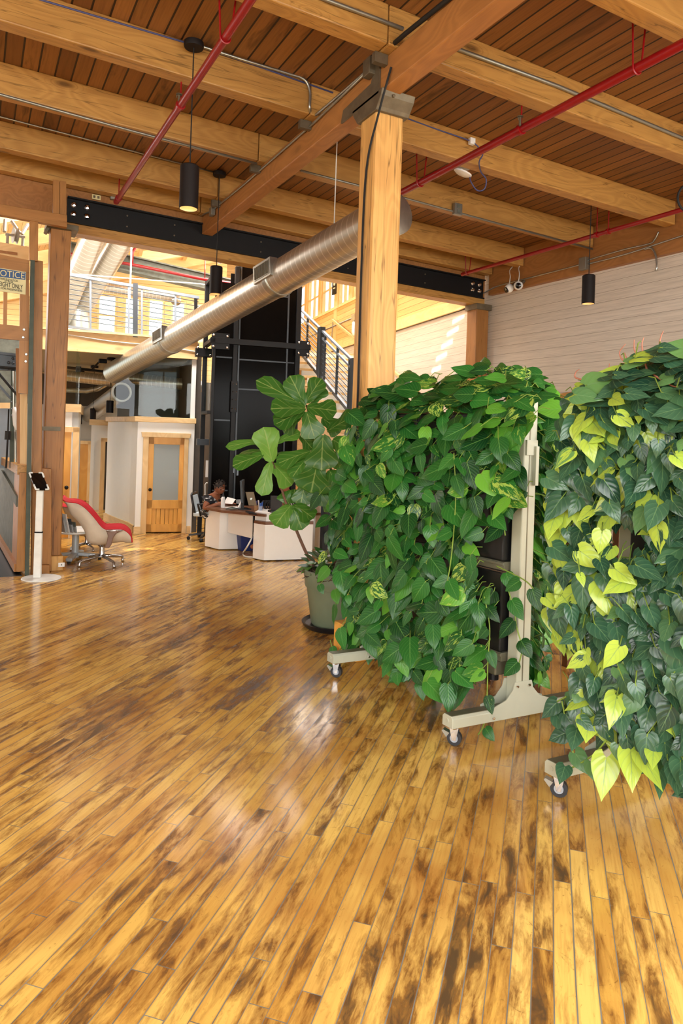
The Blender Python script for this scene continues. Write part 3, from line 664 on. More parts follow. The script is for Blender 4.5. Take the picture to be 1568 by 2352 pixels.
dr1 = struct('door_1', d1, 'door_wood', None, bevel=.003); m = MB(); ubox(m, dl+s_, dr-s_+.02, VB+.035, VB+.045, .62, dz-.13); m.build('door_glass', 'frosted_glass', dr1)
m = MB(); m.ball(UV(dl+.05, VB-.03, .82), .032, 10); m.cyl(UV(dl+.05, VB+.03, .82), UV(dl+.05, VB-.03, .82), .016, 8); m.build('door_knob', 'black_steel', dr1, smooth=True)
# seen through the door glass: a lamp on a side table
lp = thing('table_lamp', 'table lamp with pale shade behind the half-glass office door', 'lamp', tuple(UV(1.46, VB+.55, 0)))
m = MB(); m.lathe(UV(1.46, VB+.55, .95), [(.14, 0), (.1, .2)], 16); m.build('lamp_shade', 'paper', lp, smooth=True)
m = MB(); m.lathe(UV(1.46, VB+.55, .66), [(.06, 0), (.05, .05), (.02, .1), (.02, .3)], 12); m.build('base', 'dull_iron', lp, smooth=True)
m = MB(); ubox(m, 1.28, 1.62, VB+.4, VB+.75, .6, .655); ubox(m, 1.3, 1.34, VB+.42, VB+.46, 0, .6); ubox(m, 1.56, 1.6, VB+.42, VB+.46, 0, .6); ubox(m, 1.56, 1.6, VB+.68, VB+.72, 0, .6); ubox(m, 1.3, 1.34, VB+.68, VB+.72, 0, .6)
solo('side_table', m, 'walnut', 'dark side table under the lamp behind the office door', 'table')
m = MB(); ubox(m, .99, 1.07, VB+.07, VB+.085, 1.28, 1.31); ubox(m, .99, 1.07, VB+.07, VB+.085, 1.55, 1.58); ubox(m, .99, 1.01, VB+.07, VB+.085, 1.28, 1.58); ubox(m, 1.05, 1.07, VB+.07, VB+.085, 1.28, 1.58)
solo('picture_frame', m, 'black_steel', 'thin black picture frame just inside the office door glass', 'frame')
m = MB(); ubox(m, .4, 1.75, 16.4, 16.5, 0, 3.42); ubox(m, 1.74, 1.84, 13.5, 16.5, 0, 3.42); struct('shading_partition', m, 'interior_dark')  # dark walls added to block skylight and keep the space behind the glass dim
# glass over the booth up to the gallery
m = MB(); ubox(m, .70, 1.66, VB+.03, VB+.042, zcap+.01, 3.30)
m2 = [(a1+.03, c1) for a1, c1 in fl]
for (a1, c1), (a2, c2) in zip(m2[:-1], m2[1:]): m.add([UV(a1, c1, zcap+.01), UV(a2, c2, zcap+.01), UV(a2, c2, 3.4), UV(a1, c1, 3.4)], [(0, 1, 2, 3)])
struct('window_%d' % (WN[0]+1), m, 'glass'); WN[0] += 1
m = MB(); ubox(m, 1.655, 1.735, VB, VB+.08, zcap, 3.32); struct('trim_4', m, 'booth_white')
# more booths further back and to the left
def plain_door(n, px0, px1, ytop, ybot, v, mat='door_wood', knob=None):
    p0, p1 = at_v(px0, ybot, v), at_v(px1, ybot, v); u0, u1 = p0.dot(E1), p1.dot(E1); zt = at_v((px0+px1)/2, ytop, v).z
    m = MB(); ubox(m, u0, u1, v, v+.05, .01, zt); d = struct('door_%d' % n, m, mat); f = MB()
    ubox(f, u0-.1, u0, v-.03, v+.05, 0, zt+.08); ubox(f, u1, u1+.1, v-.03, v+.05, 0, zt+.08); ubox(f, u0-.1, u1+.1, v-.03, v+.05, zt, zt+.09); f.build('door_casing', 'pine_z', d)
    if knob: k = MB(); k.ball(UV(u0+(u1-u0)*knob, v-.04, zt*.48), .035, 10); k.build('door_knob', 'black_steel', d, smooth=True)
    return d
# left office: door behind the left post
vL = 13.0
u0, u1 = at_v(100, 1100, vL).dot(E1), at_v(175, 1100, vL).dot(E1)
m = MB(); ubox(m, u0, u1, vL, vL+.1, 1.93, 2.24); ubox(m, at_v(168, 1100, vL).dot(E1), u1, vL, vL+.1, 0, 1.93); ubox(m, u1-.1, u1, vL, vL+2.2, 0, 2.24); struct('partition_3', m, 'booth_white')
m = MB(); ubox(m, u0, u1+.04, vL-.04, vL+.14, 2.2, 2.34); ubox(m, u1-.12, u1+.04, vL, vL+2.2, 2.2, 2.34); struct('trim_6', m, 'pine_x')
plain_door(2, 120, 160, 992, 1240, vL+.01, knob=.72)
m = MB(); ubox(m, u1-.06, u1-.05, vL, vL+2.2, 2.34, 3.3); ubox(m, u0, u1, vL+.05, vL+.06, 2.34, 3.3); struct('window_%d' % (WN[0]+1), m, 'glass'); WN[0] += 1
m = MB(); p = at_v(147, 925, vL-.05); ubox(m, p.dot(E1)-.02, p.dot(E1)+.025, vL-.06, vL-.05, p.z-.17, p.z+.17); m.cur = 1; ubox(m, p.dot(E1)-.02, p.dot(E1)+.02, vL-.066, vL-.06, p.z-.12, p.z+.09)
solo('exit_notice', m, ['paper', 'sign_red'], 'red and white notice edge showing beside the weathered wooden post', 'sign')
# corridor at the back between the booths
plain_door(3, 176, 196, 1020, 1220, 19.5); plain_door(4, 236, 262, 1015, 1205, 17.4, 'interior_dark')
m = MB(); a1 = at_v(170, 1100, 19.6).dot(E1); b1 = at_v(262, 1100, 19.6).dot(E1); ubox(m, a1-2.5, b1+1, 19.6, 19.7, 0, 2.5); struct('partition_4', m, 'drywall_grey')
a1 = at_v(206, 1100, 17.4).dot(E1); b1 = at_v(252, 1100, 17.4).dot(E1)
m = MB(); ubox(m, a1, b1, 17.42, 17.5, 0, 2.05); ubox(m, a1, a1+.08, 17.4, 19.6, 0, 2.05); struct('partition_5', m, 'booth_white')
m = MB(); ubox(m, a1-.05, b1+.05, 17.36, 17.52, 2.0, 2.13); struct('trim_7', m, 'pine_x')
# ------------------------------------------------------------------ glazed black lift shaft
EU, EV, EV1, EU1 = 1.87, 12.35, 13.2, 3.47
el = thing('lift_shaft', 'black steel passenger lift shaft with glossy dark panels and bolted rails', 'lift', tuple(UV(EU, EV, 0)))
m = MB(); ubox(m, EU+.42, EU1-.02, EV+.06, EV+.09, 0, 4.95); ubox(m, EU+.02, EU+.36, EV+.05, EV+.08, 0, 4.6); ubox(m, EU1-.04, EU1-.02, EV+.06, EV1, 0, 4.95); ubox(m, EU+.42, EU1, EV1-.02, EV1, 0, 4.95); pieces(m, 'panel', 'shaft_panel', el)
m = MB(); ubox(m, EU, EU+.05, EV, EV+.1, 0, 3.45); ubox(m, EU+.36, EU+.44, EV, EV+.1, 0, 4.9); ubox(m, EU1-.09, EU1, EV+.02, EV+.12, 0, 5.0); ubox(m, EU-.06, EU+.02, EV1-.08, EV1, 0, 4.75); ubox(m, EU1-.08, EU1, EV1-.08, EV1, 0, 5.0); pieces(m, 'corner_column', 'black_steel', el, bevel=.006)
m = MB()
for u in (EU+.47, EU1-.24): ubox(m, u-.014, u+.014, EV+.045, EV+.06, 0, 4.95)
for z in (.55, 1.5, 2.72, 3.25, 4.45): ubox(m, EU+.47, EU1-.24, EV+.048, EV+.06, z-.012, z+.012)
for z in (.9, 2.15, 3.27): ubox(m, EU+.07, EU+.35, EV+.04, EV+.05, z-.012, z+.012)
ubox(m, EU1-.24, EU1-.1, EV+.05, EV+.06, 3.24, 3.26); pieces(m, 'glazing_bar', 'dark_grey_steel', el)
m = MB(); ubox(m, EU-.05, EU1+.18, EV-.05, EV+.02, 3.50, 3.60); ubox(m, EU-.06, EU+.03, EV-.05, EV1, 3.51, 3.58); ubox(m, EU-.06, EU+.0, EV, EV1, 2.25, 2.31); ubox(m, EU-.06, EU+.02, EV, EV1, 4.66, 4.72)
for z in (3.35,): ubox(m, EU-.2, EU+.1, EV1-.1, EV1+.04, z-.02, z+.14)
pieces(m, 'collar_rail', 'black_steel', el, bevel=.005)
m = MB()
for u, z in ((EU, 3.64), (EU+.24, 3.63), (EU, 3.44), (EU+.24, 3.43), (EU1-.05, 3.62), (EU1+.12, 3.61), (EU1-.05, 3.43), (EU1+.12, 3.42)): m.ball(UV(u, EV-.06, z), .024, 8)
for u, z in ((EU-.17, 3.49), (EU-.02, 3.5), (EU-.17, 3.36), (EU+.06, 3.36)): m.ball(UV(u, EV1-.12, z), .022, 8)
pieces(m, 'bolt_head', 'chrome', el, smooth=True)
m = MB(); ubox(m, EU-.03, EU+.28, EV-.045, EV, 3.40, 3.68); ubox(m, EU1-.1, EU1+.16, EV-.04, EV, 3.38, 3.66); ubox(m, EU+.34, EU+.46, EV-.03, EV, 2.3, 2.85); pieces(m, 'clamp_plate', 'black_steel', el)
m = MB()
for z in (2.36, 2.52, 2.66, 2.8):
    for u in (EU+.37, EU+.43): m.ball(UV(u, EV-.035, z), .012, 6)
pieces(m, 'splice_bolt', 'chrome', el)
m = MB(); ubox(m, EU-.02, EU-.012, EV+.1, EV1-.1, 2.32, 3.46); ubox(m, EU-.02, EU-.012, EV+.1, EV1-.1, 3.6, 4.64); pieces(m, 'side_glass', 'glass', el)
m = MB(); ubox(m, EU-.12, EU+.10, EV1-.1, EV1+.05, 1.68, 1.80); m.build('door_operator', 'dark_grey_steel', el)
m = MB(); ubox(m, EU+.5, EU+.53, EV+.03, EV+.06, 1.17, 1.29); ubox(m, EU+.43, EU+.45, EV-.005, EV+.0, 1.22, 1.30); pieces(m, 'call_button', 'rail_grey', el)
# whiteboard easel / stand in front of the shaft's open side
m = MB(); a = at_v(478, 1100, 12.6); u = a.dot(E1); ubox(m, u-.05, u+.05, 12.6, 12.62, 1.12, 1.42); solo('notice_sheet', m, 'paper', 'white printed sheet hung beside the lift shaft above seated person', 'paper')
m = MB(); p = at_v(474, 1115, 12.5); q = at_v(492, 1110, 12.5); m.tube([at_v(471, 1180, 12.5), at_v(471, 1113, 12.5), at_v(474, 1109, 12.5), at_v(492, 1109, 12.5)], .014, 6); solo('bent_rail', m, 'cable_white', 'pale bent tube handle behind the seated person', 'rail')
# ------------------------------------------------------------------ stair to the gallery
US, UE = 3.85, 5.15
st = thing('staircase', 'wooden-tread staircase with white risers climbing behind the post', 'stairs', tuple(UV(US, 10.3, 0)))
v0, zz0, v1, zz1 = 10.35, 2.20, 13.95, 3.70; NS = 9
tr_ = MB(); ri = MB()
for i in range(NS):
    v = v0+(v1-v0)*i/NS; z = zz0+(zz1-zz0)*i/NS; dv = (v1-v0)/NS; dz_ = (zz1-zz0)/NS
    ubox(tr_, US-.30, UE, v-.04, v+dv, z-.045, z); ubox(ri, US-.24, UE-.02, v+dv-.02, v+dv, z, z+dz_-.045)
ubox(tr_, US-.4, UE, 8.9, v0, zz0-.22, zz0-.17)
pieces(tr_, 'tread', 'pine_x', st, bevel=.006); pieces(ri, 'riser', 'booth_white', st)
m = MB()
def sl(v): return zz0+(zz1-zz0)*(v-v0)/(v1-v0)
m.bar(UV(US, v0, sl(v0)+.02), UV(US, v1, sl(v1)+.02), .05, .06); m.build('stringer', 'dark_grey_steel', st)
m = MB(); ubox(m, UE, UE+.08, 8.9, 10.4, 0, 2.1); ubox(m, US+.2, UE, 8.95, 9.0, 0, 2.0); m.build('landing_wall', 'booth_white', st)
sr = thing('stair_railing', 'dark steel stair railing with sloping wire rods beside the lift shaft', 'railing', tuple(UV(US, 10.5, 2.2)))
HR = .87
for nm, h, w in (('handrail', HR, .05), ('upper_rail', HR-.13, .035)):
    m = MB(); m.bar(UV(US, 10.5, sl(10.5)+h), UV(US, v1, sl(v1)+h), w, .035); m.build(nm, 'rail_grey', sr)
for v, w in ((10.5, .1), (12.28, .1)):
    m = MB(); z = sl(v); m.bar(UV(US-.005, v, z-.1), UV(US-.005, v, z+HR+.06), w, w); m.build('post', 'dark_grey_steel', sr)
for v in (11.35, 12.5, 13.25, 10.72, 12.07):
    m = MB(); z = sl(v); m.bar(UV(US, v, z+.05), UV(US, v, z+HR), .035, .035); m.build('baluster', 'dark_grey_steel', sr)
for k in range(7):
    h = .12+k*.085; m = MB(); m.tube([UV(US, 10.55, sl(10.55)+h), UV(US, v1, sl(v1)+h)], .009, 6); m.build('rod', 'dark_grey_steel', sr)
lr = thing('lower_stair_railing', 'dark steel newel and low railing behind the fig plant pot', 'railing', tuple(UV(3.6, 11.0, 0)))
m = MB(); m.bar(UV(3.6, 11.0, 0), UV(3.6, 11.0, .98), .1, .1); m.box(UV(3.6, 11.0, .015), (.2, .2, .03)); m.build('newel', 'dark_grey_steel', lr)
for h in (.25, .85):
    m = MB(); m.bar(UV(3.6, 11.0, h), UV(3.6, 9.6, h+.75), .05, .05); m.build('rail', 'dark_grey_steel', lr)
for k in range(1, 6):
    v = 11.0-.24*k; z = .75*(11.0-v)/1.4; m = MB(); m.bar(UV(3.6, v, .25+z), UV(3.6, v, .85+z), .025, .025); m.build('baluster', 'dark_grey_steel', lr)
hb_ = thing('wall_handrail', 'slim timber handrail on brackets along the rear white wall', 'handrail', tuple(at_u(790, 750, UR-.1)))
m = MB(); m.bar(at_u(762, 734, UR-.12), at_u(960, 900, UR-.12), .06, .06); m.build('rail', 'pine_y', hb_)
m = MB()
for p in ((797, 760), (930, 875)):
    q = at_u(*p, UR-.12); m.tube([q, q-Vector((0, 0, .1)), q-Vector((0, 0, .12))+E1*.1], .014, 6)
pieces(m, 'bracket', 'galvanized', hb_, smooth=True)
m = MB(); p = at_u(769, 656, UR-.07); 
m.bb((p.x-.02, p.y-.16, p.z-.28), (p.x+.02, p.y+.16, p.z+.28)); m.cur = 1; m.ball((p.x-.025, p.y, p.z+.06), .07, 8, (.2, 1, 1)); m.bb((p.x-.03, p.y-.07, p.z-.10), (p.x-.02, p.y+.07, p.z-.07))
solo('gallery_sign', m, ['black_steel', 'paper'], 'small black sign with white symbol on the post between high windows', 'sign')
lf = thing('wall_light', 'white exterior-style wall light with jar globe on pine planks', 'lamp', tuple(at_u(812, 732, UR-.1)))
p = at_u(815, 730, UR-.12); m = MB(); m.box(p, (.14, .2, .2)); m.build('junction_box', 'galvanized', lf); m = MB(); m.lathe(p-Vector((0, 0, .52)), [(.0, 0), (.06, .02), (.085, .1), (.08, .38), (.06, .42)], 12); m.build('globe', 'paper', lf, smooth=True)
m = MB(); m.tube([at_u(815, 728, UR-.08), at_u(775, 745, UR-.08), at_u(700, 778, UR-.08)], .02, 6); m.tube([at_u(764, 738, UR-.08), at_u(764, 745, UR-.08), at_u(760, 790, UR-.08)], .015, 6); solo('wall_conduit', m, 'conduit', 'thin metal conduit running along the pine planks to the wall light', 'conduit')
# ------------------------------------------------------------------ ducts
D0, D1 = at_d(906, 488, 6.75), at_d(262, 856, 13.7)
du = thing('main_duct', 'long round spiral duct running from the post back toward the gallery', 'duct', tuple(D0))
pipe('duct_body', D0, D1, .212, 'spiral_duct', du, 40)
dd = (D1-D0).normalized()
m = MB(); m.lathe(D0-dd*.01, [(0, -.035), (.13, -.03), (.2, -.005), (.217, .0), (.217, .06)], 32, axis=dd); m.build('end_cap', 'galvanized', du, smooth='auto')
for px in (392, 640, 540):
    # distance along the duct where it crosses this column of the view
    best = min((abs((lambda w: CX+F*((w-CAM).dot(_r2))/((w-CAM).dot(_f)))(D0+dd*s)-px), s) for s in [k*.02 for k in range(10, 560)])[1]
    if px != 540:
        m = MB(); m.lathe(D0+dd*best, [(.218, -.05), (.226, -.04), (.226, .04), (.218, .05)], 32, axis=dd); m.build('joint_collar', 'galvanized', du, smooth='auto')
    if px in (640, 392):
        side = dd.cross(Vector((0, 0, 1))).normalized(); side = side if side.x < 0 else -side
        c = D0+dd*(best-.0)+side*.19+Vector((0, 0, .06)); R = Matrix((dd, side, dd.cross(side))).transposed()
        m = MB(); m.box(c, (.42, .10, .22), R); m.box(c+side*.05, (.36, .012, .17), R); pieces(m, 'register', 'galvanized', du)
        m = MB()
        for k in range(12): m.box(c+side*.058+dd*(-.155+.028*k), (.008, .014, .15), R)
        pieces(m, 'register_fin', 'dull_iron', du)
m = MB()
for px, y0_ in ((293, 545), (765, 335)):
    best = min((abs((lambda w: CX+F*((w-CAM).dot(_r2))/((w-CAM).dot(_f)))(D0+dd*s)-px), s) for s in [k*.02 for k in range(0, 600)])[1]
    p = D0+dd*best; m.cyl(p+Vector((0, 0, .2)), (p.x, p.y, zc(p.x, p.y, 5.45) if px > 400 else 5.75), .006 if px > 400 else .016, 6)
pieces(m, 'hanger_rod', 'cable_white', du)
# second duct with open white-ringed mouth, and the cross ducts behind the glass
e0 = at_d(279, 901, 14.6); e1 = at_d(202, 954, 18.6)
dz2 = thing('open_duct', 'round duct with open white-ringed mouth under the gallery', 'duct', tuple(e0)); pipe('duct_body', e0, e1, .2, 'spiral_duct', dz2, 32, caps=False)
ax2 = (e1-e0).normalized(); m = MB(); m.lathe(e0, [(.165, .04), (.165, -.03), (.205, -.03), (.205, .04), (.165, .04)], 32, axis=(e0-e1).normalized()*-1, caps=False); m.build('mouth_ring', 'paper', dz2, smooth='auto')
m = MB(); m.lathe(e0+ax2*.12, [(0, 0), (.19, 0)], 24, axis=ax2); m.build('mesh_screen', 'interior_dark', dz2)
tag(pipe('cross_duct', at_d(120, 859, 16.4), at_d(262, 876, 16.4), .13, 'spiral_duct'), 'round duct crossing under the gallery on the post side of the long duct', 'duct')
tag(pipe('cross_duct', at_d(290, 868, 15.6), at_d(470, 888, 15.6), .13, 'spiral_duct'), 'round duct crossing behind the booth glass toward the lift shaft', 'duct')
m = MB(); m.tube([at_d(140, 896, 18), at_d(200, 898, 18), at_d(225, 893, 18), at_d(250, 878, 18)], .07, 12); solo('branch_duct', m, 'galvanized', 'thin branch duct hanging just below a cross duct under the gallery', 'duct', smooth=True)
m = MB(); m.tube([at_d(145, 843, 15.2), at_d(260, 856, 15.2)], .03, 8); m.tube([at_d(210, 850, 15.2), at_d(236, 822, 15.0), at_d(252, 815, 14.8)], .02, 8); m.box(at_d(180, 848, 15.1), (.1, .1, .12)); m.box(at_d(236, 829, 15.0), (.16, .12, .1)); solo('ceiling_conduit_run', m, 'black_steel', 'dark conduit run with boxes under the gallery ceiling', 'conduit')
# the two steep galvanised ducts on the left of the high roof
def fat(p, q): return (p, q)
tag(pipe('steep_duct', at_v(232, 500, 14.6), at_v(135, 735, 16.8), .24, 'spiral_duct'), 'steep galvanised duct next to the weathered post, passing behind gallery rail', 'duct')
s2 = thing('steep_duct', 'steep galvanised duct ending in an elbow on the gallery floor', 'duct', tuple(at_v(300, 540, 14.9))); pipe('duct_body', at_v(312, 495, 14.8), at_v(186, 700, 17.0), .26, 'spiral_duct', s2)
m = MB(); m.tube(catmull([at_v(196, 683, 16.85), at_v(182, 706, 17.0), at_v(176, 728, 17.0), at_v(177, 765, 17.0)], 5), .27, 20); m.build('elbow', 'galvanized', s2, smooth='auto')
s3 = thing('far_duct', 'slim horizontal galvanised duct along the far upper wall', 'duct', tuple(at_v(300, 665, 19.5))); pipe('duct_body', at_v(225, 658, 19.5), at_v(400, 682, 19.5), .14, 'spiral_duct', s3, 20)
m = MB(); m.tube(catmull([at_v(396, 681, 19.5), at_v(404, 684, 19.5), at_v(404, 694, 19.4)], 4), .13, 14); m.build('elbow', 'galvanized', s3, smooth=True)
# ceiling smoke/heat disc in the rear roof
m = MB(); p = at_v(498, 592, 13.6); m.lathe(p, [(0, -.02), (.2, 0), (.22, .03), (.2, .06), (0, .07)], 24); m.ball(p+Vector((.06, 0, -.05)), .06, 10); solo('round_ceiling_fixture', m, 'paper', 'round white ceiling fixture behind the second pendant under rear roof', 'fixture', smooth='auto')
m = MB(); m.tube([at_v(152, 628, 14.6), at_v(460, 652, 14.6), at_v(530, 664, 14.6)], .012, 6)
solo('track_wire', m, 'cable_white', 'pale straight wire under the rear steel beam', 'cable')
# ------------------------------------------------------------------ things hung from the low ceiling
def at_roof(px, py, z0):
    n = Vector((-SA, -SB, 1)); return at_n(px, py, n, z0-SA*3.15-SB*5.5)
def run(pts, r, mat, name, label, cat='conduit', n=8, sm=True, parent=None):
    m = MB(); m.tube(pts, r, n)
    if parent is not None: return m.build(name, mat, parent, smooth=sm)
    return solo(name, m, mat, label, cat, smooth=sm)
ZP = 4.98
def sprinkler(label, p, q, r, ext=0., hangers=(), stub=True):
    a, b = at_roof(*p, ZP), at_roof(*q, ZP); d = (b-a).normalized(); a2 = a-d*ext
    t_ = thing('sprinkler_pipe', label, 'pipe', tuple(b)); m = MB(); m.tube([a2, b], r, 14); m.build('pipe', 'red_pipe', t_, smooth='auto')
    m = MB(); m.lathe(b, [(r*1.15, -.06), (r*1.15, .012)], 14, axis=d); m.build('end_cap', 'red_pipe', t_, smooth='auto')
    for k, (hx, hy, two) in enumerate(hangers):
        c = at_roof(hx, hy, ZP); c = a+d*((c-a).dot(d)); s = d.cross(Vector((0, 0, 1))).normalized(); up = zc(c.x, c.y, ZD)
        m = MB(); w = .075
        L = [c+s*(r+.006)*cos(t)+Vector((0, 0, 1))*(r+.008)*sin(t) for t in [pi+pi*i/10 for i in range(11)]]
        if two: m.tube([Vector((c.x-s.x*w, c.y-s.y*w, up))]+L+[Vector((c.x+s.x*w*1.3, c.y+s.y*w*1.3, up))], .008, 6)
        else: m.tube([Vector((c.x, c.y, up)), c+Vector((0, 0, r))], .008, 6); m.lathe(c, [(r+.012, -.02), (r+.012, .02)], 14, axis=d)
        pieces(m, 'hanger', 'red_pipe', t_, smooth='auto')
    return t_
SPK = []
SPK.append(sprinkler('red sprinkler pipe passing in front of the largest pendant lamp', (575, 0), (267, 463), .034, 4.0, ((512, 85, True), (409, 240, False), (273, 455, False))))
SPK.append(sprinkler('thick red sprinkler pipe running above the white oval wireless unit', (1568, 101), (860, 475), .040, 3.0, ((1463, 157, True), (1195, 297, False), (966, 420, True))))
sprinkler('slim far red sprinkler pipe near the white boarded wall', (1568, 481), (1062, 630), .030, 4.0, ((1398, 532, False), (1376, 541, False), (1075, 627, True)))
for (px, py), par in zip(((411, 226), (1194, 277)), (SPK[0], SPK[1])):
    c = at_roof(px, py, ZP+.05); m = MB(); m.cyl(c-Vector((0, 0, .05)), c+Vector((0, 0, .03)), .012, 8); m.lathe(c, [(.0, .03), (.03, .034), (.03, .04), (0, .042)], 12); m.tube([c+Vector((-.02, 0, 0)), c+Vector((-.025, 0, .02)), c+Vector((0, 0, .035))], .004, 6)
    m.build('sprinkler_head', 'dull_iron', par)
# cylinder pendants
def pendant(label, top, px, py0, py1, d, r, grp=None, lit=True, cano=True):
    a = at_d(px, py0, d); b = at_d(px, py1, d); c = Vector((a.x, a.y, 0)); h = a.z-b.z
    t_ = thing('pendant_lamp', label, 'lamp', (a.x, a.y, b.z), group=None)
    m = MB(); m.cyl(a, (a.x, a.y, top), .006, 6); m.build('cord', 'rubber_black', t_)
    m = MB(); m.lathe((a.x, a.y, b.z), [(r*.93, 0), (r, 0), (r, h-.012), (r-.012, h), (0, h)], 32, caps=False); m.build('shade', 'lamp_black', t_, smooth='auto')
    m = MB(); m.lathe((a.x, a.y, b.z), [(r*.93, .001), (r*.9, .11), (r*.35, .14), (0, .14)], 28, caps=False); m.build('reflector', 'lamp_inside', t_, smooth='auto')
    if lit:
        m = MB(); m.ball((a.x, a.y, b.z+.095), .034, 12); m.build('bulb', 'bulb', t_, smooth=True)
    if cano:
        m = MB(); m.lathe((a.x, a.y, top-.06), [(0, 0), (.085, 0), (.09, .012), (.09, .05), (.07, .06), (0, .06)], 24); m.build('canopy', 'lamp_black', t_, smooth='auto')
    return t_
p1 = at_y(441, 100, 6.36); pendant('largest black cylinder pendant, hanging behind the red sprinkler pipe', p1.z+.02, 436, 380, 480, (p1-CAM).dot(_f), .086)
p2 = at_y(503, 398, 9.42); pendant('black cylinder pendant in front of the lift shaft and round duct', p2.z+.02, 497, 612, 676, (p2-CAM).dot(_f), .086)
q = at_d(1352, 632, 9.6); pendant('black cylinder pendant against the white boarded wall', zc(q.x, q.y, ZD), 1352, 632, 698, 9.6, .086, cano=False)
for k, (px, a, b, d) in enumerate(((252.5, 920, 948, 14.6), (214, 938, 963, 16.6), (182.5, 951, 974, 18.2))):
    pendant('%s of three small black pendants under the gallery' % ('nearest', 'middle', 'farthest')[k], 3.42, px, a, b, d, (.075, .07, .066)[k], lit=False)
# conduits, boxes and cables on the timbers
f0, f1, f2, f3 = (YB[i]-BW-.022 for i in (1, 2, 3, 4))
run([at_y(p, q, f0) for p, q in ((640, -40), (750, 0), (862, 42), (925, 66))], .017, 'conduit', 'beam_conduit', 'metal conduit on the beam left of the girder at the top')
run([at_y(p, q, f0) for p, q in ((1010, 98), (1280, 198), (1568, 318), (1700, 376))], .019, 'conduit', 'beam_conduit', 'long grey conduit along the beam right of the girder, crossing behind the thick red pipe')
run([at_y(p, q, f2) for p, q in ((-60, 205), (0, 217), (300, 300), (590, 376))], .016, 'conduit', 'beam_conduit', 'grey conduit along the lower edge of the second left beam')
run([at_y(p, q, f2) for p, q in ((690, 392), (830, 428), (1020, 480), (1360, 572))], .015, 'conduit', 'beam_conduit', 'grey conduit along the beam right of the post ending at the wall')
run([at_roof(p, q, ZD-.02) for p, q in ((-80, 248), (0, 268), (250, 333), (490, 395))], .012, 'galvanized', 'ceiling_conduit', 'bright thin conduit along the ceiling feeding the second pendant')
run([at_y(p, q, YI-.03) for p, q in ((-80, 372), (0, 392), (125, 420), (256, 450), (360, 468), (466, 490))], .012, 'galvanized', 'ceiling_conduit', 'bright thin conduit above the left half of the black steel beam')
run([at_y(p, q, YI-.03) for p, q in ((550, 508), (715, 543), (830, 570))], .012, 'galvanized', 'ceiling_conduit', 'bright thin conduit above the middle of the black steel beam')
pp = [at_y(455, 104, f1-.02), at_y(560, 138, f1-.02), at_y(668, 171, f1), at_y(692, 179, f1), at_y(706, 192, f1), at_y(712, 215, f1), at_y(711, 250, f1), at_x(718, 264, GX0-.02), at_x(735, 256, GX0-.02), at_x(848, 158, GX0-.02)]
run(catmull(pp, 5), .015, 'galvanized', 'bent_conduit', 'bent metal conduit from the first pendant round to the girder')
run([at_x(p, q, GX0-.022) for p, q in ((432, 512), (452, 499), (485, 485), (560, 424), (720, 283), (835, 172))], .012, 'conduit', 'girder_conduit', 'thin conduit along the left face of the girder')
run([at_x(p, q, GX0-.024) for p, q in ((852, 146), (930, 78), (1030, -2), (1100, -60))], .02, 'rubber_black', 'girder_cable', 'black cable bundle along the top of girder near the post cap', 'cable')
def jbox(px, py, plane, c, size, label, mat='dull_iron'):
    p = (at_y if plane == 'y' else at_x)(px, py, c); m = MB(); m.box(p, size); return solo('junction_box', m, mat, label, 'box', bevel=.006)
jbox(848, 156, 'x', GX0-.045, (.07, .12, .15), 'grey junction box on the girder beside the post cap')
jbox(487, 486, 'x', GX0-.04, (.06, .12, .12), 'small junction box near the far end of the girder', 'conduit')
jbox(262, 448, 'y', YI-.05, (.11, .07, .14), 'grey junction box at the end of the left red pipe', 'conduit')
jbox(1340, 606, 'x', XW-.15, (.08, .14, .20), 'grey junction box on the wall plate behind the right pendant', 'conduit')
b_ = thing('outlet_box', 'grey outlet box with two sockets on the beam right of the post', 'socket', tuple(at_y(1050, 481, f2-.03))); m = MB(); p = at_y(1050, 481, f2-.03); m.box(p, (.13, .06, .16)); m.build('box', 'conduit', b_, bevel=.005)
for dz_ in (.035, -.035):
    m = MB(); m.box(p+Vector((0, -.031, dz_)), (.045, .01, .045)); m.build('socket', 'gate_metal', b_)
b_ = thing('wall_socket', 'cream socket plate above the left end of the black steel beam', 'socket', tuple(at_y(221, 453, YI-.02))); m = MB(); p = at_y(221, 453, YI-.02); m.box(p, (.12, .02, .07)); m.build('plate', 'sign_cream', b_, bevel=.004)
for dx in (-.028, .028):
    m = MB(); m.box(p+Vector((dx, -.012, 0)), (.03, .006, .035)); m.build('socket', 'dull_iron', b_)
run([at_y(p, q, f1+.02) for p, q in ((60, -14), (95, 0), (290, 58), (440, 102), (600, 155), (764, 213))], .009, 'cable_blue', 'blue_cable', 'blue cable stapled along the top of the first full beam left of the girder', 'cable')
ap = thing('wireless_access_point', 'white oval wireless unit hanging from the beam right of the post', 'device', tuple(at_y(1062, 396, 6.75)))
p = at_y(1062, 398, 6.78); m = MB(); m.lathe(p, [(0, -.03), (.07, -.024), (.115, 0), (.11, .018), (.05, .03), (0, .032)], 28, axis=(.25, -.35, 1)); m.build('body', 'paper', ap, smooth='auto')
m = MB(); m.box(p+Vector((0, .02, .075)), (.2, .05, .022)); m.cyl(p+Vector((0, .02, .02)), p+Vector((0, .02, .11)), .012, 8); m.build('bracket', 'paper', ap)
m = MB(); c = at_y(1083, 325, f1-.03); m.box(c, (.07, .05, .07)); m.build('cable_box', 'paper', ap, bevel=.004)
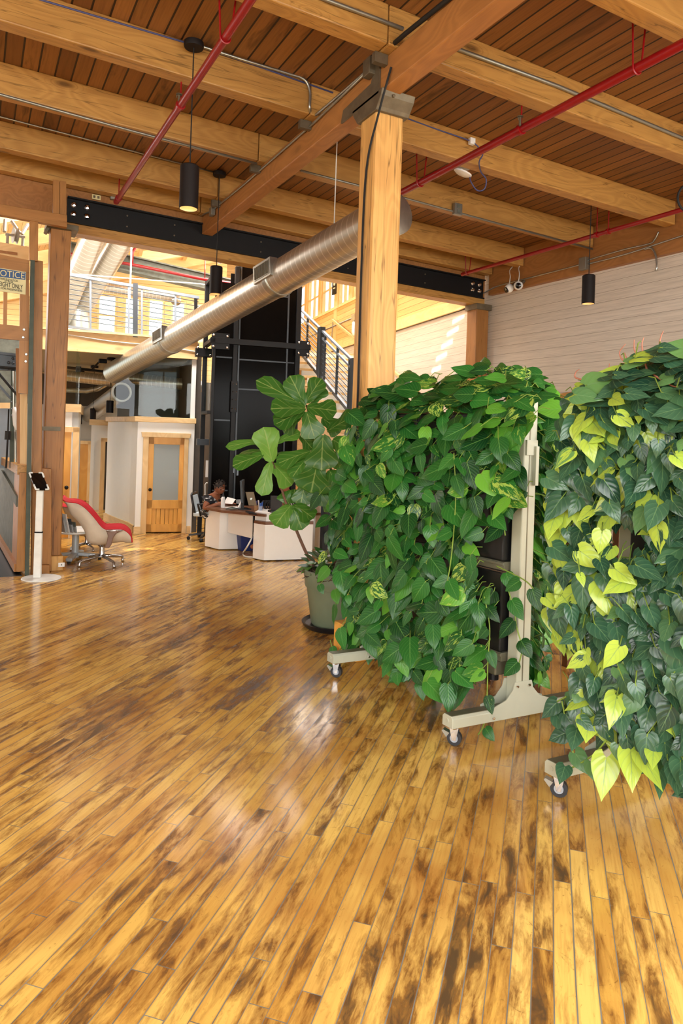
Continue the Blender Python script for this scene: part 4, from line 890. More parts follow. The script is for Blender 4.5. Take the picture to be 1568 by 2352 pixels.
run(catmull([at_y(929, 270, f1+.02), at_y(1000, 296, f1+.02), at_y(1070, 320, f1-.02), at_y(1090, 330, f1-.05), at_y(1108, 352, f1-.06), at_y(1100, 372, f1-.06), at_y(1104, 395, 6.6), at_y(1116, 412, 6.62), at_y(1112, 434, 6.65), at_y(1095, 437, 6.7), at_y(1080, 415, 6.72), p+Vector((.1, -.02, 0))], 6), .008, 'cable_blue', 'blue_cable', 'blue cable looping down to the white oval wireless unit', 'cable')
for k, (px, py, dark) in enumerate(((1169, 662, 0), (1190, 656, 1))):
    p = at_x(px, py, XW-.24); t_ = thing('security_camera', 'white dome security camera on the wall plate, %s' % ('turned away from the room', 'showing its dark lens')[k], 'camera', tuple(p))
    m = MB(); m.ball(p, .082, 16, (1, 1, .95)); m.build('housing', 'paper', t_, smooth=True)
    ld = (CAM-p).normalized() if dark else Vector((-.8, .2, -.5)).normalized(); m = MB(); m.lathe(p+ld*.05, [(.055, 0), (.05, .032), (.0, .042)], 16, axis=ld); m.build('lens', 'screen_black', t_, smooth='auto')
    m = MB(); m.tube(catmull([p+Vector((0, 0, .07)), p+Vector((-.02, -.04, .2)), p+Vector((.05, .06, .34)), p+Vector((.12, .02, .44))], 5), .008, 6); m.build('cable', 'cable_white', t_, smooth=True)
    m = MB(); m.cyl(p+Vector((.05, 0, .03)), p+Vector((.13, 0, .10)), .03, 10); m.build('bracket', 'dull_iron', t_)
XP = XW-.125
run(catmull([at_x(p, q, XP) for p, q in ((1060, 696), (1085, 688), (1120, 668), (1150, 655), (1240, 632), (1332, 608))], 4), .012, 'galvanized', 'wall_conduit', 'metal conduit along the wall plate from the corner post to the junction box')
for k, dy in enumerate((0, 5)):
    run(catmull([at_x(p, q+dy*2, XP) for p, q in ((1348, 598), (1430, 574), (1490, 560), (1503, 550), (1512, 532))] if k == 0 else [at_x(p, q, XP) for p, q in ((1348, 607), (1440, 583), (1568, 541), (1640, 520))], 4), .012, 'galvanized', 'wall_conduit', ('curved conduit rising from the wall junction box to the beam end', 'straight conduit from the wall junction box toward the right edge')[k])
run(catmull([at_x(p, q, XP) for p, q in ((1480, 573), (1495, 570), (1505, 585), (1508, 612), (1505, 622))], 4), .014, 'galvanized', 'wall_conduit', 'short bent conduit dropping onto the white boards at right')
run(arc(at_d(1590, 455, 7.0), _r2, _u2, 22, .15, .3, 2*pi+.1), .012, 'rubber_black', 'cable_loop', 'black cable loop hanging at the right edge of ceiling', 'cable')
# ------------------------------------------------------------------ left post and freight-lift framing
lp_ = thing('weathered_post', 'weathered brown timber post with a long crack, behind the tablet kiosk', 'post', (1.0, 10.26, 0))
xa, xb = at_y(101, 1000, 10.13).x, at_y(149, 1000, 10.13).x
m = MB(); m.bb((xa, 10.13, .17), (xb, 10.40, 4.64)); m.build('shaft', 'dark_post', lp_, bevel=.015)
m = MB(); m.bb((xa-.0, 10.05, 0), (xb+.02, 10.42, .20)); m.build('plinth', 'column_wood', lp_, bevel=.008)
m = MB(); p = at_y(141, 1297, 10.04); m.box(p, (.08, .012, .055)); m.cur = 1; m.box(p+Vector((0, -.007, 0)), (.012, .004, .02)); m.build('socket_plate', ['paper', 'gate_metal'], lp_)
m = MB(); p = at_y(115, 985, 10.12); m.bb((p.x-.13, 10.11, p.z-.025), (p.x+.13, 10.13, p.z+.03)); m.build('iron_strap', 'dull_iron', lp_)
m = MB(); m.bb((xa-.06, 10.05, 4.60), (xb+.08, 10.45, 4.67)); m.prism([(xa-.05, 10.12, 4.62), (xa-.05, 10.3, 4.62), (xa-.08, 10.3, 4.56), (xa-.08, 10.12, 4.56)], (.04, 0, -.02)); m.build('iron_cap', 'dull_iron', lp_, bevel=.006)
YL = 9.90
def yq(m, x0, y0, x1, y1, Y=YL, th=.05, mm=None):
    a, b = at_y(x0, y0, Y), at_y(x1, y1, Y); c = at_y(x0, y1, Y); m.bb((min(a.x, c.x), Y, b.z), (b.x, Y+th, (a.z+at_y(x1, y0, Y).z)/2), mm)
def ypoly(m, pts, Y=YL, th=.05, mm=None): m.prism([at_y(*p, Y) for p in pts][::-1], (0, th, 0), mm)
ff = thing('freight_lift_frame', 'timber framing of the freight lift beside the weathered post', 'frame', (.5, YL, 0))
m = MB(); ypoly(m, [(-60, 458), (154, 494), (154, 522), (-60, 482)], 9.86, .10); m.build('head_beam', 'brown_timber_x', ff, bevel=.006)
m = MB(); ypoly(m, [(122, 412), (137, 415), (137, 492), (122, 490)], 9.90, .1); ypoly(m, [(138, 415), (152, 417), (152, 494), (138, 492)], 9.90, .1); pieces(m, 'block', 'brown_timber_z', ff)
m = MB(); ypoly(m, [(68, 498), (88, 503), (87, 600), (67, 597)], 9.88, .06); m.build('stile_upper', 'brown_timber_z', ff, bevel=.004)
m = MB(); ypoly(m, [(78, 596), (99, 600), (94, 1325), (72, 1325)], 9.95, .16); m.build('guide_post', 'brown_timber_z', ff, bevel=.006)
m = MB(); ypoly(m, [(70, 597), (80, 598), (67, 1327), (57, 1327)], 9.82, .04); m.build('steel_channel', 'channel_green', ff)
m = MB(); ypoly(m, [(93, 1075), (118, 1077), (118, 1312), (91, 1314)], 10.0, .12); ypoly(m, [(92, 1298), (114, 1298), (114, 1322), (90, 1322)], 9.93, .1); m.build('side_board', 'brown_timber_z', ff, bevel=.005)
gt = thing('lift_gate', 'timber upper gate of the freight lift carrying a notice', 'gate', (.3, YL, 3))
m = MB(); ypoly(m, [(-60, 572), (68, 598), (68, 642), (-60, 618)], YL, .045); m.build('top_rail', 'brown_timber_x', gt)
m = MB(); ypoly(m, [(46, 640), (67, 642), (66, 905), (43, 903)], YL, .045); m.build('stile', 'brown_timber_z', gt)
m = MB(); ypoly(m, [(-60, 738), (66, 751), (65, 783), (-60, 772)], YL-.01, .05); m.build('mid_rail', 'brown_timber_x', gt)
m = MB(); ypoly(m, [(8, 668), (17, 669), (16, 750), (7, 749)], YL+.01, .03); m.build('slat', 'brown_timber_z', gt)
m = MB()
for p in ((55, 757), (53, 775), (60, 814), (59, 830)): m.lathe(at_y(*p, YL-.012), [(.018, 0), (.014, .008), (0, .008)], 10, axis=(0, -1, 0))
pieces(m, 'bolt', 'galvanized', gt)
sg = thing('notice_sign', 'cream and blue notice sign on the freight lift gate', 'sign', tuple(at_y(20, 645, YL-.012)))
m = MB(); ypoly(m, [(-22, 611.7), (60, 624.8), (58.7, 676.8), (-22, 665.8)], YL-.02, .015); m.build('plate', 'sign_cream', sg)
m = MB(); ypoly(m, [(-21, 613.2), (59, 626), (58.2, 643), (-21, 633)], YL-.023, .004); m.build('header', 'sign_blue', sg)
def word(txt, x0, y0, x1, y1, mat, Y=YL-.026, h=None):
    c = bpy.data.curves.new('lettering', 'FONT'); c.body = txt; c.extrude = .0015; c.materials.append(M[mat])
    o = bpy.data.objects.new('lettering', c); COL.objects.link(o)
    a, b = at_y(x0, y0, Y), at_y(x1, y1, Y); bpy.context.view_layer.update()
    dg = bpy.context.evaluated_depsgraph_get(); me = bpy.data.meshes.new_from_object(o.evaluated_get(dg)); bpy.data.objects.remove(o, do_unlink=True)
    xs = [v.co.x for v in me.vertices]; ys = [v.co.y for v in me.vertices]; W_, H_ = max(xs)-min(xs), max(ys)-min(ys); hh = h*.0063
    d = (b-a); sx = d.length/W_; q = MB(); xm, ym = min(xs), min(ys)
    q.v = [tuple(a+d*((v.co.x-xm)/W_)+Vector((0, -v.co.z, (v.co.y-ym)/H_*hh))) for v in me.vertices]; q.f = [tuple(p.vertices) for p in me.polygons]; q.mi = [0]*len(q.f)
    q.build('lettering', mat, sg)
word('NOTICE', -15, 631.7, 56, 640.5, 'sign_cream', h=12.5)
word('THIS ELEVATOR', -1, 641.8, 41, 648, 'sign_ink', h=4.2)
word('IS FOR', 11, 648.6, 30, 651.2, 'sign_ink', h=4.2)
word('FREIGHT ONLY', -12, 654.9, 52, 665, 'sign_ink', h=9)
word('NOT FOR PASSENGERS', -14, 661.5, 51, 670.7, 'sign_ink', h=4.2)
# lower half gate, standing open along the shaft side
lg = thing('lift_lower_gate', 'worn plywood and sheet-metal lower gate of the freight lift', 'gate', (.55, 10, 0))
ga, gb = Vector((.60, 9.98, 0)), Vector((.44, 13.4, 0)); gd_ = (gb-ga).normalized()
def gbox(m, s0, s1, z0, z1, o0=0., o1=.05, mm=None):
    nn = Vector((-gd_.y, gd_.x, 0)); vs = [ga+gd_*s+nn*o+Vector((0, 0, z)) for z in (z0, z1) for s, o in ((s0, o0), (s1, o0), (s1, o1), (s0, o1))]
    m.add(vs, [(3, 2, 1, 0), (4, 5, 6, 7), (0, 1, 5, 4), (1, 2, 6, 5), (2, 3, 7, 6), (3, 0, 4, 7)], mm)
m = MB(); gbox(m, .0, 3.4, 1.30, 1.42, -.05, .09); m.build('cap_rail', 'timber_y', lg, bevel=.005)
m = MB(); gbox(m, .0, .75, .03, 1.30, 0, .05); m.build('panel', 'plywood_panel', lg)
m = MB(); gbox(m, .75, 3.4, .06, 1.30, .0, .04); m.build('metal_sheet', 'gate_metal', lg)
m = MB(); gbox(m, -.06, .0, .05, 1.33, -.06, .07); m.build('end_stile', 'brown_timber_z', lg, bevel=.004)
m = MB(); a = ga+gd_*.15+Vector((-.06, 0, .93)); b = ga+gd_*2.6+Vector((-.06, 0, 1.14)); m.bar(a, b, .03, .13); m.build('brace', 'gate_metal', lg)
m = MB(); gbox(m, .02, 3.4, .03, .13, -.04, .09); m.build('bottom_rail', 'plywood_panel', lg)
m = MB(); m.add([(.60, 9.85, .004), (.43, 13.4, .004), (-1.5, 13.4, .004), (-1.5, 9.85, .004), (.60, 9.85, -.02), (.43, 13.4, -.02), (-1.5, 13.4, -.02), (-1.5, 9.85, -.02)], [(0, 1, 2, 3), (7, 6, 5, 4), (0, 4, 5, 1), (1, 5, 6, 2), (2, 6, 7, 3), (3, 7, 4, 0)]); solo('lift_platform', m, 'planter_black', 'dark worn platform of the freight lift at floor level', 'platform')
# lift car ironwork and the pale lining behind it
YC = 10.9
ir = thing('lift_ironwork', 'dark bolted iron head frame and rods of the freight lift', 'machinery', tuple(at_y(15, 900, YC)))
m = MB(); ypoly(m, [(-60, 806), (36, 816), (36, 852), (-60, 846)], YC, .12); ypoly(m, [(-60, 801), (37, 812), (37, 818), (-60, 808)], YC-.06, .25); m.build('head_beam', 'dark_grey_steel', ir)
m = MB(); ypoly(m, [(25, 850), (34, 850), (32, 1075), (22, 1075)], YC, .08); m.build('upright', 'channel_green', ir)
m = MB(); m.bar(at_y(-20, 865, YC-.05), at_y(24, 915, YC-.05), .03, .09, (0, 1, 0)); m.build('gusset_brace', 'dark_grey_steel', ir)
m = MB(); m.tube([at_y(31, 852, YC-.1), at_y(32, 940, YC-.1), at_y(35, 985, YC-.1), at_y(37, 1068, YC-.1)], .016, 8); m.build('hanger_rod', 'galvanized', ir)
m = MB(); m.tube([at_y(33, 935, YC-.12), at_y(34, 950, YC-.12), at_y(36, 975, YC-.12), at_y(38, 988, YC-.12)], [.02, .035, .035, .02], 8); m.build('turnbuckle', 'paper', ir, smooth=True)
m = MB(); m.tube([at_y(-5, 855, YC-.2), at_y(46, 915, YC-.2)], .018, 8); m.tube([at_y(48, 905, YC-.2), at_y(46, 1068, YC-.2)], .016, 8); m.ball(at_y(47, 918, YC-.2), .05, 8); m.tube([at_y(0, 843, YC-.1), at_y(42, 846, YC-.1)], .02, 8); pieces(m, 'shipper_rod', 'rubber_black', ir)
m = MB(); m.tube([at_y(20, 940, YC-.2), at_y(18, 1000, YC-.2)], .012, 6); m.tube([at_y(19, 990, YC-.2), at_y(17.5, 1010, YC-.2)], .04, 8); m.tube([at_y(17.5, 1010, YC-.2), at_y(14, 1075, YC-.2)], .014, 6); pieces(m, 'pull_rope', 'rubber_black', ir)
m = MB()
for p in ((20, 833), (30, 834), (30, 823), (20, 846), (30, 848), (29, 924), (29, 940), (29, 955)): m.ball(at_y(*p, YC-.02), .022, 8)
pieces(m, 'rivet', 'dark_grey_steel', ir)
pl = thing('lift_car_lining', 'blue-grey lining panels inside the freight lift car', 'panel', tuple(at_y(0, 1000, 12.4)))
m = MB(); ypoly(m, [(-80, 938), (24, 938), (24, 1075), (-80, 1075)], 12.4, .05); m.build('panel', 'rail_grey', pl)
m = MB(); ypoly(m, [(-80, 925), (24, 925), (24, 938), (-80, 938)], 12.38, .06); m.build('top_strip', 'pine_x', pl)
m = MB(); ypoly(m, [(-80, 770), (60, 780), (60, 926), (-80, 926)], 13.3, .05); solo('sheet_metal_panel', m, 'gate_metal', 'dark sheet-metal back panel of the freight lift car', 'panel')
m = MB(); ypoly(m, [(36, 800), (46, 800), (46, 1072), (40, 1072)], 10.5, .05); m.cur = 1; ypoly(m, [(46, 905), (63, 905), (62, 1070), (46, 1070)], 10.4, .05); solo('guide_rail', m, ['dark_post', 'pine_z'], 'timber guide rail inside the freight lift beside iron rods', 'rail')
# sheave on its bearers, seen through the gate head
sh = thing('rope_sheave', 'grey grooved rope sheave on stub posts above freight lift gate', 'pulley', tuple(at_y(35, 545, 11.2)))
p = at_y(35, 541, 11.2); m = MB(); m.lathe(p, [(.02, -.032), (.115, -.03), (.08, 0), (.115, .03), (.02, .032)], 24, axis=(1, .2, 0)); m.build('wheel', 'sheave_grey', sh, smooth='auto')
m = MB(); m.cyl(p-Vector((.13, 0, 0)), p+Vector((.13, 0, 0)), .02, 10); m.build('axle', 'sheave_grey', sh)
for dx in (-.10, .10):
    m = MB(); m.lathe(p+Vector((dx, 0, -.15)), [(.035, 0), (.02, .03), (.02, .14), (.028, .16), (0, .17)], 12); m.build('bearing_stand', 'sheave_grey', sh, smooth='auto')
m = MB(); m.box(p+Vector((0, 0, -.16)), (.32, .14, .02)); m.build('base_plate', 'conduit', sh)
for k, (a, b) in enumerate((((12, 505), (10, 532)), ((27, 508), (46, 536)), ((64, 515), (50, 538)))):
    m = MB(); m.tube([at_y(*a, 11.6), at_y(*b, 11.5)], .026, 8); m.build('strut', 'sheave_grey', sh)
br_ = thing('sheave_bearer', 'bright pine bearer carrying the rope sheave', 'bearer', tuple(at_y(30, 580, 11.2)))
m = MB(); ypoly(m, [(-60, 546), (66, 567), (66, 605), (-60, 585)], 11.1, .3); m.build('bearer', 'pine_x', br_)
m = MB(); ypoly(m, [(-60, 566), (40, 580), (40, 586), (-60, 572)], 11.08, .02); m.build('slot', 'girder_wood', br_)
# ------------------------------------------------------------------ tablet kiosk
kb = at_z(95, 1329); kd = (kb-CAM).dot(_f)
kk = thing('tablet_kiosk', 'white floor-standing tablet kiosk in front of the weathered post', 'kiosk', (kb.x, kb.y, 0))
m = MB(); m.lathe((kb.x, kb.y, 0), [(.235, 0), (.24, .006), (.235, .014), (0, .016)], 40); m.build('base', 'kiosk_white', kk, smooth='auto')
ct = at_d(85.5, 1126, kd-.0); cx, cy = at_z(85.5, 1329).x, at_z(85.5, 1329).y
R_ = Matrix.Rotation(-PHI+.12, 3, 'Z')
m = MB(); m.box((cx, cy, .30), (.092, .05, .57), R_); m.build('lower_column', 'kiosk_white', kk, bevel=.006)
m = MB(); m.box((cx, cy, .592), (.094, .052, .018), R_); m.build('joint_ring', 'rubber_black', kk)
m = MB(); m.box((cx, cy, .86), (.084, .045, .53), R_); m.build('upper_column', 'kiosk_white', kk, bevel=.006)
c1, c2, c3, c4 = [at_d(px, py, kd+dd_) for px, py, dd_ in ((67, 1086, -.02), (97, 1086, .05), (112, 1124, -.14), (82, 1124, -.21))]
cen = (c1+c2+c3+c4)/4; ex = ((c2-c1)+(c3-c4)).normalized(); ey = ((c4-c1)+(c3-c2)); ey = (ey-ex*ey.dot(ex)).normalized(); nz = ex.cross(ey); nz = nz if nz.dot(CAM-cen) > 0 else -nz
m = MB(); m.prism([p-nz*.02 for p in (c1, c2, c3, c4)], nz*.018); m.build('tablet', 'screen_black', kk)
for k, (a, b, d) in enumerate(((c1, c2, c4), (c2, c3, c1), (c3, c4, c2), (c4, c1, c3))):
    m = MB(); u, v = (b-a), (d-a); m.tube([a+v*.28, a+v*.03, a+u*.02+v*.01, a+u*.03, a+u*.28], .011, 6); m.build('corner_clip', 'kiosk_white', kk, smooth=True)
m = MB(); m.bar(cen-nz*.02, Vector((cx, cy, 1.12)), .06, .03); m.build('bracket', 'kiosk_white', kk)
# ------------------------------------------------------------------ lounge chairs (bucket shell on a four-star base)
def make_chair(label):
    t_ = thing('lounge_chair', label, 'chair', (0, 0, 0), 0, 'red and beige lounge chairs')
    s = .00608/8.25; X0, Y0 = 880, 1585
    P = lambda L: catmull([((x-X0)*s, 0, (Y0-y)*s) for x, y in L], 3)
    out = P([(112, 146), (205, 250), (300, 480), (440, 640), (560, 860), (590, 1010), (660, 1110), (800, 1145), (960, 1130), (1080, 1105), (1250, 1085), (1330, 1105), (1400, 1095)])
    rim = P([(118, 130), (235, 200), (400, 215), (530, 285), (640, 400), (740, 530), (850, 690), (930, 765), (1000, 772), (1220, 772), (1330, 830), (1405, 930), (1425, 1060)])
    W_ = .28; NSG = 14
    def grid(off, mat, nm, par, pw, shrink=1.0):
        vs = []; fs = []; n = len(out)
        for i, (o, r) in enumerate(zip(out, rim)):
            tng = (out[min(i+1, n-1)]-out[max(i-1, 0)]); nn = Vector((-tng.z, 0, tng.x)).normalized()
            for j in range(NSG+1):
                a = -1+2*j/NSG; w = abs(a)**pw; k = min(i/4., 1, (n-1-i)/3.+.35)
                q = (o+nn*off*(1-w*.75)).lerp(r, w); vs.append((q.x, a*W_*(.72+.28*min(1, i/9))*shrink, q.z))
        for i in range(n-1):
            for j in range(NSG): b = i*(NSG+1)+j; fs.append((b, b+1, b+NSG+2, b+NSG+1))
        m = MB(); m.add(vs, fs); o_ = m.build(nm, mat, par, smooth=True, local=True); sd = o_.modifiers.new('thickness', 'SOLIDIFY'); sd.thickness = .012; return o_
    grid(0., 'beige_shell', 'shell', t_, 4.5); grid(.045, 'red_fabric', 'seat_cushion', t_, 3.2, .985)
    for sgn in (-1, 1):
        m = MB(); y = sgn*W_*1.0
        m.tube([(q.x, y*(.72+.28*min(1, i/9)), q.z+.005) for i, q in enumerate(rim)], .009, 8); m.build('rim_piping', 'red_fabric', t_, smooth=True, local=True)
        A = lambda x, yy: ((x-X0)*s, (Y0-yy)*s)
        pts = [A(955, 800), A(1240, 795), A(1130, 850), A(1085, 930), A(1055, 1080), A(1020, 1150), A(930, 1150), A(965, 1050), A(985, 900)]
        m = MB(); m.prism([(x, y+sgn*.012, z) for x, z in pts][::sgn], (0, sgn*.03, 0)); m.build('arm_bracket', 'walnut_arm', t_, local=True, bevel=.008)
        m = MB(); m.tube([(A(950, 795)[0], y+sgn*.025, A(950, 795)[1]), (A(1240, 792)[0], y+sgn*.025, A(1240, 792)[1])], .013, 8); m.build('arm_edge', 'polished_aluminium', t_, smooth=True, local=True)
    m = MB(); m.lathe((0, 0, 0), [(.0, .12), (.05, .125), (.036, .17), (.036, .28), (.06, .3), (.07, .345), (0, .35)], 20); m.build('pedestal', 'polished_aluminium', t_, smooth='auto', local=True)
    for k in range(4):
        a = pi/4+k*pi/2-.25; d = Vector((cos(a), sin(a), 0)); m = MB()
        m.tube([d*.02+Vector((0, 0, .14)), d*.16+Vector((0, 0, .118)), d*.30+Vector((0, 0, .092)), d*.33+Vector((0, 0, .08)), d*.335+Vector((0, 0, .03)), d*.34+Vector((0, 0, .0))], [.03, .026, .019, .02, .018, .024], 10); m.build('leg', 'polished_aluminium', t_, smooth=True, local=True)
    return t_
c0 = at_z(233, 1296); ch = make_chair('red-lined beige lounge chair in profile beside the small white table'); ch.location = (c0.x, c0.y, 0); ch.rotation_euler.z = radians(-10); ch.scale = (1, 1, .89)
c2_ = copy_tree(ch); p = at_z(198, 1262); c2_.location = (p.x, p.y, 0); c2_.rotation_euler.z = radians(-14); c2_.scale = (.74, .74, .68); c2_['label'] = 'smaller low lounge chair half hidden behind the small white table'
# ------------------------------------------------------------------ small pedestal table with brochure holders
tp = at_z(172, 1284); tz = .44
tb = thing('side_table', 'small round white table on grey four-foot pedestal beside the lounge chair', 'table', (tp.x, tp.y, 0))
m = MB(); m.lathe((tp.x, tp.y, tz-.03), [(0, 0), (.36, 0), (.37, .012), (.37, .025), (.36, .03), (0, .03)], 40); m.build('tabletop', 'table_white', tb, smooth='auto')
m = MB(); m.lathe((tp.x, tp.y, 0), [(0, .03), (.055, .03), (.05, .1), (.05, tz-.03), (0, tz-.03)], 20); m.build('column', 'table_grey', tb, smooth='auto')
for k in range(4):
    a = k*pi/2-.35; d = Vector((cos(a), sin(a), 0)); m = MB(); c = Vector((tp.x, tp.y, 0)); m.bar(c+d*.04+Vector((0, 0, .08)), c+d*.37+Vector((0, 0, .05)), .09, .05); m.build('foot', 'table_grey', tb, bevel=.015)
    m = MB(); m.lathe(c+d*.35, [(.025, 0), (.025, .03)], 10); m.build('glide', 'rubber_black', tb)
for k, (px, lean, col, h) in enumerate(((147, -.25, 'rail_grey', .30), (155, -.22, 'paper', .27), (163, -.2, 'dark_grey_steel', .2), (171, -.16, 'gate_metal', .15))):
    q = at_z(px, 1224, tz); q = Vector((q.x, q.y, tz))
    hd = thing('brochure_holder', '%s clear brochure holder on the small white table' % ('tallest', 'second tallest', 'short dark-filled', 'shortest')[k], 'holder', (q.x, q.y, tz), 0, 'brochure holders')
    a = radians(25)
    R3 = Matrix.Rotation(a, 3, 'Z')@Matrix.Rotation(lean, 3, 'Y')
    m = MB(); m.box(q+R3@Vector((0, 0, h*.33)), (.02, .11, h*.6), R3); m.build('sleeve', 'clear_plastic', hd)
    m = MB(); m.box(q+R3@Vector((0, 0, h*.5+.01)), (.012, .10, h), R3); m.build('brochures', col, hd)
# ------------------------------------------------------------------ reception desk
dk = thing('reception_desk', 'faceted white reception desk with walnut tops below the lift shaft', 'desk', tuple(at_z(540, 1262)))
ZT = .70
def zprism(m, pts, z0, z1): m.prism([Vector((p.x, p.y, z0)) for p in pts], (0, 0, z1-z0))
def ccw(p): return p if sum(p[i].x*p[(i+1) % len(p)].y-p[(i+1) % len(p)].x*p[i].y for i in range(len(p))) > 0 else p[::-1]
back = Vector((.25, .75, 0))
a, b, c = at_z(470, 1256), at_z(502, 1264), at_z(549, 1263)
m = MB(); zprism(m, ccw([a, b, c, c+Vector((.02, .35, 0)), a+Vector((.35, .2, 0))]), .015, ZT-.035); m.build('left_pedestal', 'laminate', dk, bevel=.003)
a2, b2, c2 = at_z(580, 1284), at_z(606, 1289.5), at_z(716, 1286); zl = .585
rp_ = ccw([a2, b2, c2, c2+Vector((.2, .5, 0)), a2+Vector((.25, .5, 0))])
m = MB(); zprism(m, rp_, .015, zl-.03); m.build('right_pedestal', 'laminate', dk, bevel=.003)
m = MB(); zprism(m, [p+Vector((-.0, -.012, 0)) for p in rp_], zl-.03, zl+.01); m.build('lower_top', 'walnut', dk)
u = [p+Vector((.05, .09, 0)) for p in (a2, b2, c2)]
m = MB(); zprism(m, ccw([u[0], u[1], u[2], u[2]+Vector((.2, .4, 0)), u[0]+Vector((.25, .4, 0))]), zl+.01, ZT+.02); m.build('riser', 'laminate', dk)
m = MB(); fa, fb = at_z(516, 1262), Vector((a2.x, a2.y, 0)); fa = fa+Vector((0, -.12, 0)); fb = fb+Vector((.02, .12, 0)); d_ = (fb-fa)
m.prism([fa+Vector((0, 0, .30)), fb+Vector((0, 0, .30)), fb+Vector((0, 0, ZT-.03)), fa+Vector((0, 0, ZT-.03))], Vector((.02, .02, 0))); m.build('modesty_panel', 'laminate', dk)
e = [at_z(474, 1166, ZT), at_z(508, 1172.5, ZT), at_z(608, 1182, ZT), at_z(700, 1178, ZT)]
m = MB(); zprism(m, ccw(e+[e[3]+Vector((.25, .75, 0)), e[1]+Vector((.5, .65, 0)), e[0]+Vector((.35, .35, 0))]), ZT-.035, ZT+.005); m.build('worktop', 'walnut', dk, bevel=.003)
m = MB(); q = at_z(583, 1265); m.box((q.x+.02, q.y+.1, .36), (.06, .1, .66)); m.build('support_leg', 'black_steel', dk)
ZS = ZT+.006
bn = thing('waste_bin', 'blue plastic waste bin with rolled liner under the white desk', 'bin', tuple(at_z(562, 1266)))
q = at_z(563, 1264); m = MB()
def rrect(w, d, z): return [q+Vector((x*w, y*d, z)) for x, y in ((-1, -1), (1, -1), (1, 1), (-1, 1))]
l0, l1 = rrect(.10, .09, .0), rrect(.135, .12, .285); m.add(l0+l1, [(3, 2, 1, 0), (0, 1, 5, 4), (1, 2, 6, 5), (2, 3, 7, 6), (3, 0, 4, 7)]); o_ = m.build('tub', 'blue_bin', bn, bevel=.01)
m = MB(); L = rrect(.138, .124, .285); 
for i in range(4): m.bar(L[i], L[(i+1) % 4], .014, .05)
m.build('liner_edge', 'clear_plastic', bn)
run(catmull([at_z(579, 1225, .28)+Vector((0, -.05, 0)), at_d(576, 1240, 10.6), at_d(566, 1258, 10.5), at_z(558, 1272)+Vector((0, 0, .01)), at_z(562, 1279)+Vector((0, 0, .01)), at_z(580, 1281)+Vector((0, 0, .01))], 6), .012, 'cable_white', 'desk_cable', 'white cable drooping from the desk to the floor beside blue bin', 'cable')
# things on the desk
mo = thing('monitor', 'dark monitor seen edge-on on the white desk', 'monitor', tuple(at_z(561, 1170, ZS)))
q = at_z(561, 1171, ZS); q2 = q+Vector((.0, .12, 0)); w_ = Vector((.16, .40, 0))
m = MB(); zt_ = .20; base = q+Vector((-.02, .1, 0)); m.prism([base-w_*.5*.9+Vector((0, 0, .12)), base+w_*.5*.9+Vector((.0, 0, .12)), base+w_*.5*.9+Vector((.0, 0, .47)), base-w_*.5*.9+Vector((-.03, 0, .47))], Vector((.035, -.01, .0))); m.build('screen', 'dark_grey_steel', mo, bevel=.006)
m = MB(); m.bar(base+Vector((.02, 0, .0)), base+Vector((.02, 0, .3)), .03, .08, (0, 1, 0)); m.box(base+Vector((.03, 0, .008)), (.2, .24, .016)); m.build('stand', 'black_plastic', mo)
lt = thing('laptop', 'bronze-lidded open laptop on the desk next to monitor', 'laptop', tuple(at_z(582, 1174, ZS)))
L4 = [at_d(p, q_, d) for p, q_, d in ((564, 1130.5, 10.75), (583, 1130.5, 10.65), (590, 1162, 10.5), (571.5, 1161, 10.6))]
m = MB(); m.prism(L4, (.0, .02, .004)); m.build('lid', 'bronze_shell', lt, bevel=.003)
m = MB(); lb = [L4[3], L4[2], L4[2]+Vector((.05, .28, 0)), L4[3]+Vector((.05, .28, 0))]; zprism(m, ccw(lb), ZS, ZS+.02); m.build('keyboard_base', 'black_plastic', lt)
m = MB(); lc = (L4[0]+L4[1]+L4[2]+L4[3])/4; m.lathe(lc+Vector((-.004, -.008, 0)), [(0, .004), (.02, .002)], 12, axis=(-.2, -.9, .1)); m.build('lid_emblem', 'galvanized', lt)
bt = thing('water_bottle', 'white bottle with dark cap on the desk before the seated person', 'bottle', tuple(at_z(511.5, 1166, ZS)))
q = at_z(511.5, 1166, ZS); m = MB(); m.lathe(q, [(0, 0), (.032, 0), (.034, .01), (.034, .15), (.025, .175), (.018, .18)], 16); m.build('body', 'paper', bt, smooth='auto'); m = MB(); m.lathe(q, [(.02, .178), (.02, .2), (.01, .225), (.01, .25), (0, .25)], 12); m.build('cap', 'black_plastic', bt, smooth='auto')
def sheet(cx, cy, w, h, rz, tilt, label, z=0.):
    q = at_z(cx, cy, ZS+.003+z); R3 = Matrix.Rotation(rz, 3, 'Z')@Matrix.Rotation(tilt, 3, 'X'); m = MB(); m.box(q+Vector((0, 0, abs(sin(tilt))*h/2)), (w, h, .006), R3); solo('paper_sheet', m, 'paper', label, 'paper', 'papers on the desk')
sheet(495, 1160, .34, .22, .3, 0., 'flat white papers in front of the seated person')
sheet(528, 1165, .26, .18, -.2, 0., 'white papers at the middle of the desk below monitor')
sheet(549, 1168, .2, .16, .5, .1, 'crumpled white papers against the monitor foot')
m = MB(); m.prism([at_d(514, 1156, 11.5), at_d(533, 1158, 11.4), at_d(541, 1147, 11.45), at_d(522, 1142, 11.6)], (0, .004, .004)); solo('held_paper', m, 'paper', 'white sheet held in the hands of the seated person', 'paper')
m = MB(); q = at_z(553, 1168, ZS); m.prism([q+Vector((-.05, 0, 0)), q+Vector((.035, -.02, 0)), q+Vector((.03, 0, .12)), q+Vector((.015, 0, .125))], (.0, .05, 0)); solo('desk_phone', m, 'paper', 'white wedge-shaped desk phone against the edge-on monitor', 'phone')
